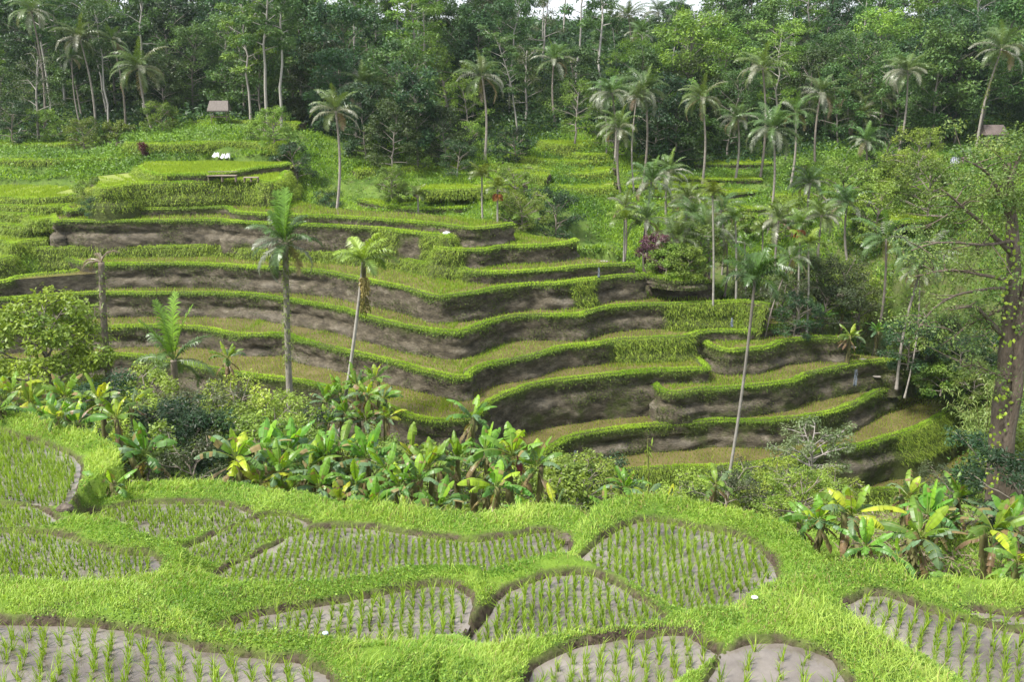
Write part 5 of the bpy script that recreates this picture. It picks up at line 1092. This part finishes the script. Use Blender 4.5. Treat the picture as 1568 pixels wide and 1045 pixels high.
limb([np.array([.28, -.15, -.5]), A(1543, 690, D0 - .3), A(1556, 600, D0 - .3), A(1562, 500, D0 - .2), A(1580, 400, D0), A(1600, 300, D0)], .22, .1, 12)
LIMBS = [([A(1545, 520, D0), A(1515, 490, D0 - .2), A(1492, 470, D0 - .5), A(1455, 478, D0 - .8)], .09), ([A(1550, 390, D0), A(1510, 350, D0 - .4), A(1478, 320, D0 - .8), A(1440, 290, D0 - 1)], .08), ([A(1551, 430, D0), A(1500, 420, D0 + .4), A(1450, 415, D0 + .7), A(1400, 425, D0 + .8)], .06),
 ([A(1548, 330, D0), A(1525, 285, D0), A(1500, 255, D0 - .3), A(1470, 240, D0 - .5)], .07), ([A(1544, 280, D0), A(1560, 240, D0 + .3), A(1575, 215, D0 + .5)], .07), ([A(1552, 440, D0), A(1480, 450, D0 - .8), A(1430, 470, D0 - 1.2), A(1400, 510, D0 - 1.4)], .05), ([A(1545, 470, D0), A(1480, 500, D0 + .6), A(1440, 530, D0 + 1)], .045), ([A(1546, 300, D0), A(1500, 300, D0 + .8), A(1450, 330, D0 + 1.3), A(1420, 350, D0 + 1.5)], .05), ([A(1560, 520, D0), A(1600, 470, D0), A(1650, 440, D0)], .08), ([A(1548, 370, D0), A(1500, 375, D0 - 1), A(1440, 370, D0 - 1.6), A(1395, 385, D0 - 1.8)], .05), ([A(1560, 590, D0 - .3), A(1500, 560, D0 - .3), A(1470, 565, D0 - .2)], .035)]
tips = []
for pts, rr_ in LIMBS:
    p = limb(pts, rr_, .018, 7, .08)
    for k in range(12):
        f = r9.uniform(.2, 1); b = p[int(f * (len(p) - 1))]; e = b + r9.normal(0, 1, 3) * np.array([.55, .45, .35]) + np.array([-.1, 0, .12])
        tube(tb, np.stack([b, (b + e) / 2 + r9.normal(0, .06, 3), e]), np.array([.02, .013, .006]), 4, (.17, .13, .1), cap=False); tips.append(e)
    tips.append(p[-1])
for px, py in ((1500, 235), (1520, 225), (1545, 222), (1565, 240), (1490, 270), (1530, 260), (1555, 275), (1510, 300), (1480, 300), (1575, 210), (1540, 300), (1565, 310), (1530, 330)):
    for k in range(3): tips.append(A(px + r9.normal(0, 12), py + r9.normal(0, 10), D0 + r9.normal(0, .7)))
tb.obj('trunk', M_BARK2, big, smooth=True)
cb = MB()
for ti_, e in enumerate(tips):
    g = r9.random(); c = np.array((.06, .11, .025)) * (1 - g) + np.array((.16, .2, .05)) * g
    spray(cb, e, r9.uniform(.3, .62), int(r9.uniform(35, 95) * (2.4 if ti_ >= len(tips) - 39 else 1)), r9, .085, .5, c, flat=.7)
cb.obj('crown', M_LEAF, big)
cv = MB(); m = 150; q = r9.random(m); px_ = np.interp(q, [0, .35, .7, 1], [1520, 1533, 1545, 1550]); py_ = np.interp(q, [0, 1], [760, 330])
pos = np.array([A(a + r9.normal(0, 9), b, D0 - .42 + r9.normal(0, .06)) for a, b in zip(px_, py_)]); u = nrm(np.concatenate([r9.normal(0, 1, (m, 1)), r9.normal(-.5, .3, (m, 1)), r9.normal(-.8, .5, (m, 1))], 1)) * r9.uniform(.06, .15, (m, 1))
cards(cv, pos, u, nrm(np.cross(u, np.array([0, -1., .3]) + 0 * u)) * .1, np.full(m, .01), pal(m, (.16, .24, .02), (.36, .42, .04)))
cv.obj('creeper', M_LEAF, big)
# bamboo drooping over the lowest field
bp_ = at(1502, 712, 51); bo = thing('bamboo_clump', 'feathery drooping bamboo clump at the right end of the lowest terraces', 'bamboo', bp_); bs, bl = MB(), MB()
for k in range(26):
    a = r9.uniform(0, 6.28); H = r9.uniform(3.5, 7.5); t = np.linspace(0, 1, 9); out = r9.uniform(1, 2.6)
    pth = np.stack([math.cos(a) * (.3 + out * t**2.2), math.sin(a) * (.3 + out * t**2.2), H * (t - .28 * t**3)], 1); tube(bs, pth, np.linspace(.04, .008, 9), 5, (.2, .24, .08), cap=False)
    m = 150; f = r9.uniform(.25, 1, m); pos = np.stack([np.interp(f, t, pth[:, j]) for j in range(3)], 1) + r9.normal(0, .22, (m, 3)); u = nrm(np.concatenate([r9.normal(0, .7, (m, 2)), r9.uniform(-1.2, -.1, (m, 1))], 1)) * r9.uniform(.2, .42, (m, 1)); v = nrm(np.cross(u, r9.normal(0, 1, (m, 3)))) * .05
    cards(bl, pos, u, v, np.zeros(m), pal(m, (.14, .22, .05), (.3, .37, .12)))
bs.obj('culms', M_STEM, bo); bl.obj('foliage', M_LEAF, bo)
p = at(993, 765, 22); p[2] = base_z(p[0], p[1])[0]; yo = thing('bamboo_shoot', 'single thin bamboo shoot with drooping tip before the lowest field', 'bamboo', p); ym, yl = MB(), MB(); tp = at(992, 672, 22) - p
tube(ym, np.stack([np.zeros(3), tp * .5 + np.array([.04, 0, 0]), tp, tp + np.array([.18, 0, -.05])]), np.array([.03, .025, .015, .006]), 6, (.24, .34, .07))
m = 46; f = r9.uniform(.55, 1.0, m); pos = tp * f[:, None] + r9.normal(0, .05, (m, 3)); u = nrm(np.concatenate([r9.normal(0, .5, (m, 2)), np.full((m, 1), -1.)], 1)) * r9.uniform(.15, .32, (m, 1)); cards(yl, pos, u, nrm(np.cross(u, r9.normal(0, 1, (m, 3)))) * .05, np.zeros(m), pal(m, (.18, .28, .04), (.33, .42, .08)))
ym.obj('stem', M_STEM, yo); yl.obj('foliage', M_LEAF, yo)

# ------------------------------------------------------------------ huts, bench, sign, sheets, stones, water
M_THATCH = rough_mat('thatch', [(.3, (.08, .07, .062)), (.7, (.2, .175, .16))], scale=3, stretch=(8, 1, 1), bump=.8, usecol=.3)
M_WOOD = rough_mat('weathered_wood', [(.3, (.12, .09, .065)), (.7, (.30, .25, .2))], scale=4, stretch=(1, 1, 6), usecol=.3)
M_PLAST = rough_mat('white_plastic', [(.3, (.3, .3, .33)), (.7, (.55, .55, .58))], scale=5, rough=.45, bump=.6, usecol=.5)
M_STONE = rough_mat('pale_stone', [(.3, (.16, .14, .12)), (.7, (.36, .33, .29))], scale=6, bump=.6)
def gable(mb, w, dp, h, z0, over, col):
    a, b = w / 2, dp / 2 + over
    for sg in (1, -1):
        V = np.array([[-a, sg * -b, z0], [a, sg * -b, z0], [a * .86, 0, z0 + h], [-a * .86, 0, z0 + h]]); V2 = V + np.array([0, sg * .02, -.14])
        mb.add(np.concatenate([V, V2]), quads=[[0, 1, 2, 3], [7, 6, 5, 4], [0, 4, 5, 1], [1, 5, 6, 2], [2, 6, 7, 3], [3, 7, 4, 0]], col=col)
    for sg in (-1, 1): mb.add(np.array([[sg * a, -b, z0 - .05], [sg * a, b, z0 - .05], [sg * a * .86, 0, z0 + h - .05]]), tris=[[0, 1, 2]], col=np.array(col) * .8)
def hut(loc, w, dp, hp, hr, label, rz, rcol, walled):
    o = thing('hut', label, 'hut', loc, rz); mb = MB(); gable(mb, w * 1.25, dp, hr, hp, .35, rcol); mb.obj('roof', M_THATCH, o)
    for sx in (-1, 1):
        for sy in (-1, 1):
            p = MB(); tube(p, np.array([[sx * w * .45, sy * dp * .42, -.3], [sx * w * .45, sy * dp * .42, hp + .1]]), .05, 6, (.3, .25, .2)); p.obj('post', M_WOOD, o)
    p = MB(); box(p, (0, 0, .45), (w * .95, dp * .8, .08), 0, (.28, .22, .16)); p.obj('platform', M_WOOD, o)
    if walled:
        p = MB(); [box(p, (-w * .45 + k * w * .9 / 13, -dp * .44, .35), (w * .06, .05, .95), 0, (.4 + .05 * (k % 2), .31, .22)) for k in range(14)]; p.obj('wall', M_WOOD, o)
hp_ = spot(338, 100); hp_[2] = max(hp_[2], at(338, 185, 100)[2]); hut(hp_, 1.8, 1.6, 1.15, 1.0, 'small open thatched hut on four posts before the dark forest', .12, (.2, .17, .15), False)
h2 = at(1516, 224, 97); hut(h2, 2.0, 1.8, 1.3, .95, 'small hut with brown roof and plank wall at the right forest edge', 0, (.13, .075, .06), True)
bp = at(342, 281, 76); bp[2] = Z['LB'] + .0
for (px, py, d, w, h, lab, back) in ((341, 279, 74.0, 2.4, .5, 'weathered wooden bench table below the bright upper field', True), (385, 277, 74.0, 1.2, .35, 'low wooden rail bench at the end of the upper field steps', False)):
    b = at(px, py, d); b[2] = Z['LB']; o = thing('bench', lab, 'bench', b, .03); p = MB(); box(p, (0, 0, h), (w, .5, .06), 0, (.3, .25, .2)); p.obj('bench_top', M_WOOD, o)
    for sx in (-1, 0, 1):
        p = MB(); box(p, (sx * w * .46, 0, h / 2 - .03), (.08, .42, h - .06), 0, (.25, .2, .16)); p.obj('leg', M_WOOD, o)
    if back: p = MB(); box(p, (0, .22, h + .3), (w, .05, .06), 0, (.3, .25, .2)); p.obj('rail', M_WOOD, o)
for px, w, h, lab in ((330, .7, .36, 'widest crumpled white sheet on the bank behind the bright field'), (341, .5, .34, 'narrow crumpled white sheet on the bank, middle one of three'), (348, .45, .38, 'narrow crumpled white sheet on the bank, right one of three')):
    b = spot(px, 87.4); b[2] = max(b[2], at(px, 247, 87.4)[2]); n = 9; mb = MB(); u, v = np.meshgrid(np.linspace(-.5, .5, n), np.linspace(0, 1, n)); u = u.ravel(); v = v.ravel(); P = np.stack([u * w * (1.05 - .45 * v), .5 * v + .1 * np.sin(u * 14 + px) * (1 - v * .5), v * h + .06 * np.sin(u * 9)], 1); i = np.arange((n - 1) * n).reshape(n - 1, n)[:, :-1].ravel()
    Q = P + np.array([0, .03, 0]); mb.add(np.concatenate([P, Q]), quads=np.concatenate([np.stack([i, i + 1, i + n + 1, i + n], 1), np.stack([i + n * n, i + n + n * n, i + n + 1 + n * n, i + 1 + n * n], 1)]), col=(.8, .8, .82)); o = mb.obj('white_sheet', M_PLAST); o.location = b; tag(o, lab, 'plastic sheet', 'white sheets on the bank')
b = at(1462, 250, 88); b[2] = max(b[2], base_z(b[0], b[1])[0]); o = thing('signboard', 'small blue and white striped board with a dark red end on the right slope', 'sign', b, .1)
p = MB(); box(p, (0, 0, .32), (.95, .04, .62), 0, (.06, .07, .22)); p.obj('panel', M_PLAST, o); p = MB(); [box(p, (x_, -.03, .36), (.11, .02, .42), 0, (.85, .85, .88)) for x_ in (-.3, -.08, .15, .33)]; box(p, (0, -.03, .06), (.95, .02, .1), 0, (.85, .85, .88)); p.obj('white_stripes', M_PLAST, o); p = MB(); box(p, (.72, 0, .3), (.42, .04, .6), 0, (.25, .03, .05)); p.obj('red_panel', M_PLAST, o)
def rock(name, px, py, d, s, seed, label, cat, m=M_STONE, col=(.4, .38, .35), flat=.55, group=None, z=None):
    b = at(px, py, d); b[2] = base_z(b[0], b[1])[0] if z is None else z; r = np.random.default_rng(seed); th, ph = np.meshgrid(np.linspace(0, 2 * math.pi, 13)[:-1], np.linspace(-1.3, 1.5, 7)); th = th.ravel(); ph = ph.ravel()
    P = np.stack([np.cos(ph) * np.cos(th) * s, np.cos(ph) * np.sin(th) * s * .8, np.sin(ph) * s * flat], 1); P *= (1 + .2 * fbm(P / s, 1.1, seed))[:, None]; i = np.arange(6)[:, None] * 12; j = np.arange(12)[None]; q = np.stack([i + j, i + (j + 1) % 12, i + 12 + (j + 1) % 12, i + 12 + j], -1).reshape(-1, 4)
    mb = MB().add(np.concatenate([P, [[0, 0, s * flat]]]), quads=q, tris=[[72 + k, 72 + (k + 1) % 12, 84] for k in range(12)], col=col); o = mb.obj(name, m); o.location = b + np.array([0, 0, s * flat * .4]); return tag(o, label, cat, group)
rock('stone', 56, 888, 14.3, .11, 1, 'round pale stone at the near edge of the left middle paddy', 'stone')
rock('mud_clod', 100, 779, 17.6, .2, 2, 'dark clod of earth beside the upper left paddy', 'mud clod', M_BARK2, (.06, .05, .04))
rock('mud_clod', 867, 828, 16.6, .22, 3, 'dark clod of earth at the right end of the long paddy', 'mud clod', M_BARK2, (.08, .065, .05))
for k, (px, py, lv) in enumerate([(906, 391, 'LF'), (925, 395, 'LF'), (945, 400, 'LF'), (1176, 478, 'LI'), (1200, 485, 'LI'), (1224, 492, 'LI'), (1304, 543, 'LL'), (1322, 546, 'LL'), (1346, 551, 'LL'), (1374, 567, 'LM'), (1366, 577, 'LM')]):
    b = on_plane(px, py, Z[lv] + .25); rock('stepping_stone', px, py, b[1], .3, 20 + k, 'flat pale stepping stone on the ridge path', 'stepping stone', flat=.12, group='stepping stones along the ridge path')
for px, py, d, s_, lab, nm, col in ((684, 357, 63.3, .33, 'white crumpled plastic lying at the foot of the plateau wall', 'plastic_scrap', (.85, .85, .87)), (1151, 969, 11.6, .05, 'tiny white plastic cup lying on the near bank', 'plastic_cup', (.8, .82, .86)), (502, 1022, 11.0, .045, 'tiny pale blue plastic scrap in the near grass', 'plastic_scrap', (.45, .65, .75))):
    o = rock(nm, px, py, d, s_, int(px), lab, 'litter', M_PLAST, col, .5, z=Z['LD'] if d > 50 else None)
    if d < 50: o.location.z += .06
M_WATER = mud_mat('falling_water', (.07, .085, .11), (.2, .23, .27), .05, .3, 9, .5)
for px, py0, py1, lv, dz, w, lab in ((1121, 487, 501, 'LH', .15, .3, 'thin water spout falling from the grassy wall left of the thin leaning areca'), (1311, 566, 592, 'LL', .1, .42, 'widest water spout falling down the mossy wall on the right'), (1489, 655, 665, 'LN', .5, .4, 'short water spout above the lowest right field'), (881, 690, 713, 'LM', .3, .32, 'water spout at the left end of the lower field wall'), (917, 410, 425, 'LF', .1, .25, 'small water spout on the upper right terrace wall')):
    b = on_plane(px, py0, Z[lv] - dz); b = b * (1 - .75 / b[1]); e = at(px, py1, b[1] - .1); n = 8; mb = MB(); r = np.random.default_rng(int(px)); h = b[2] - e[2]
    for k in range(3):
        x0 = (k - 1) / 7 * w; t = np.linspace(0, 1, n); path = np.stack([x0 * (1 + .5 * t) + r.normal(0, .015, n), -.12 * t**.5 + r.normal(0, .02, n), h * (1 - t)], 1); tube(mb, path, np.linspace(.012, .04, n) * r.uniform(.6, 1.3), 5, (.6, .65, .7))
    o = mb.obj('water_spout', M_WATER, smooth=True); o.location = (b[0], b[1], e[2]); tag(o, lab, 'water spout', 'water spouts on the terrace walls')

# ------------------------------------------------------------------ moist valley air
M_HAZE, hn, hl = mat('valley_air'); hv = nd(hn, 'ShaderNodeVolumePrincipled'); ho = nd(hn, 'ShaderNodeOutputMaterial'); hl.new(hv.outputs[0], ho.inputs['Volume'])
hv.inputs['Color'].default_value = (.82, .9, 1, 1); hv.inputs['Density'].default_value = .00012; hv.inputs['Anisotropy'].default_value = .2
hb = MB(); box(hb, (0, 195, 2), (1700, 470, 84)); tag(hb.obj('haze', M_HAZE), kind='stuff')

# ------------------------------------------------------------------ where several things would read alike, tell them apart by their order
from collections import defaultdict
bpy.context.view_layer.update()
NUM = ['leftmost', 'second from the left', 'third from the left', 'fourth from the left', 'fifth from the left', 'sixth from the left', 'seventh from the left', 'eighth from the left', 'ninth from the left', 'tenth from the left', 'eleventh from the left', 'twelfth from the left'] + [f'{i}th from the left' for i in range(13, 60)]
dup_ = defaultdict(list)
for o in SC.objects:
    if o.get('category') and o.name.split('.')[0] != 'rice_seedling' and not o.get('kind'): dup_[o['label']].append(o)
for lab, os_ in dup_.items():
    if len(os_) < 2: continue
    os_.sort(key=lambda o: to_px(np.array(o.location)[None])[0, 0])
    for i, o in enumerate(os_):
        w = ('left one' if i == 0 else 'right one') if len(os_) == 2 else 'rightmost' if i == len(os_) - 1 else NUM[i]
        o['label'] = f'{lab}, {w}'
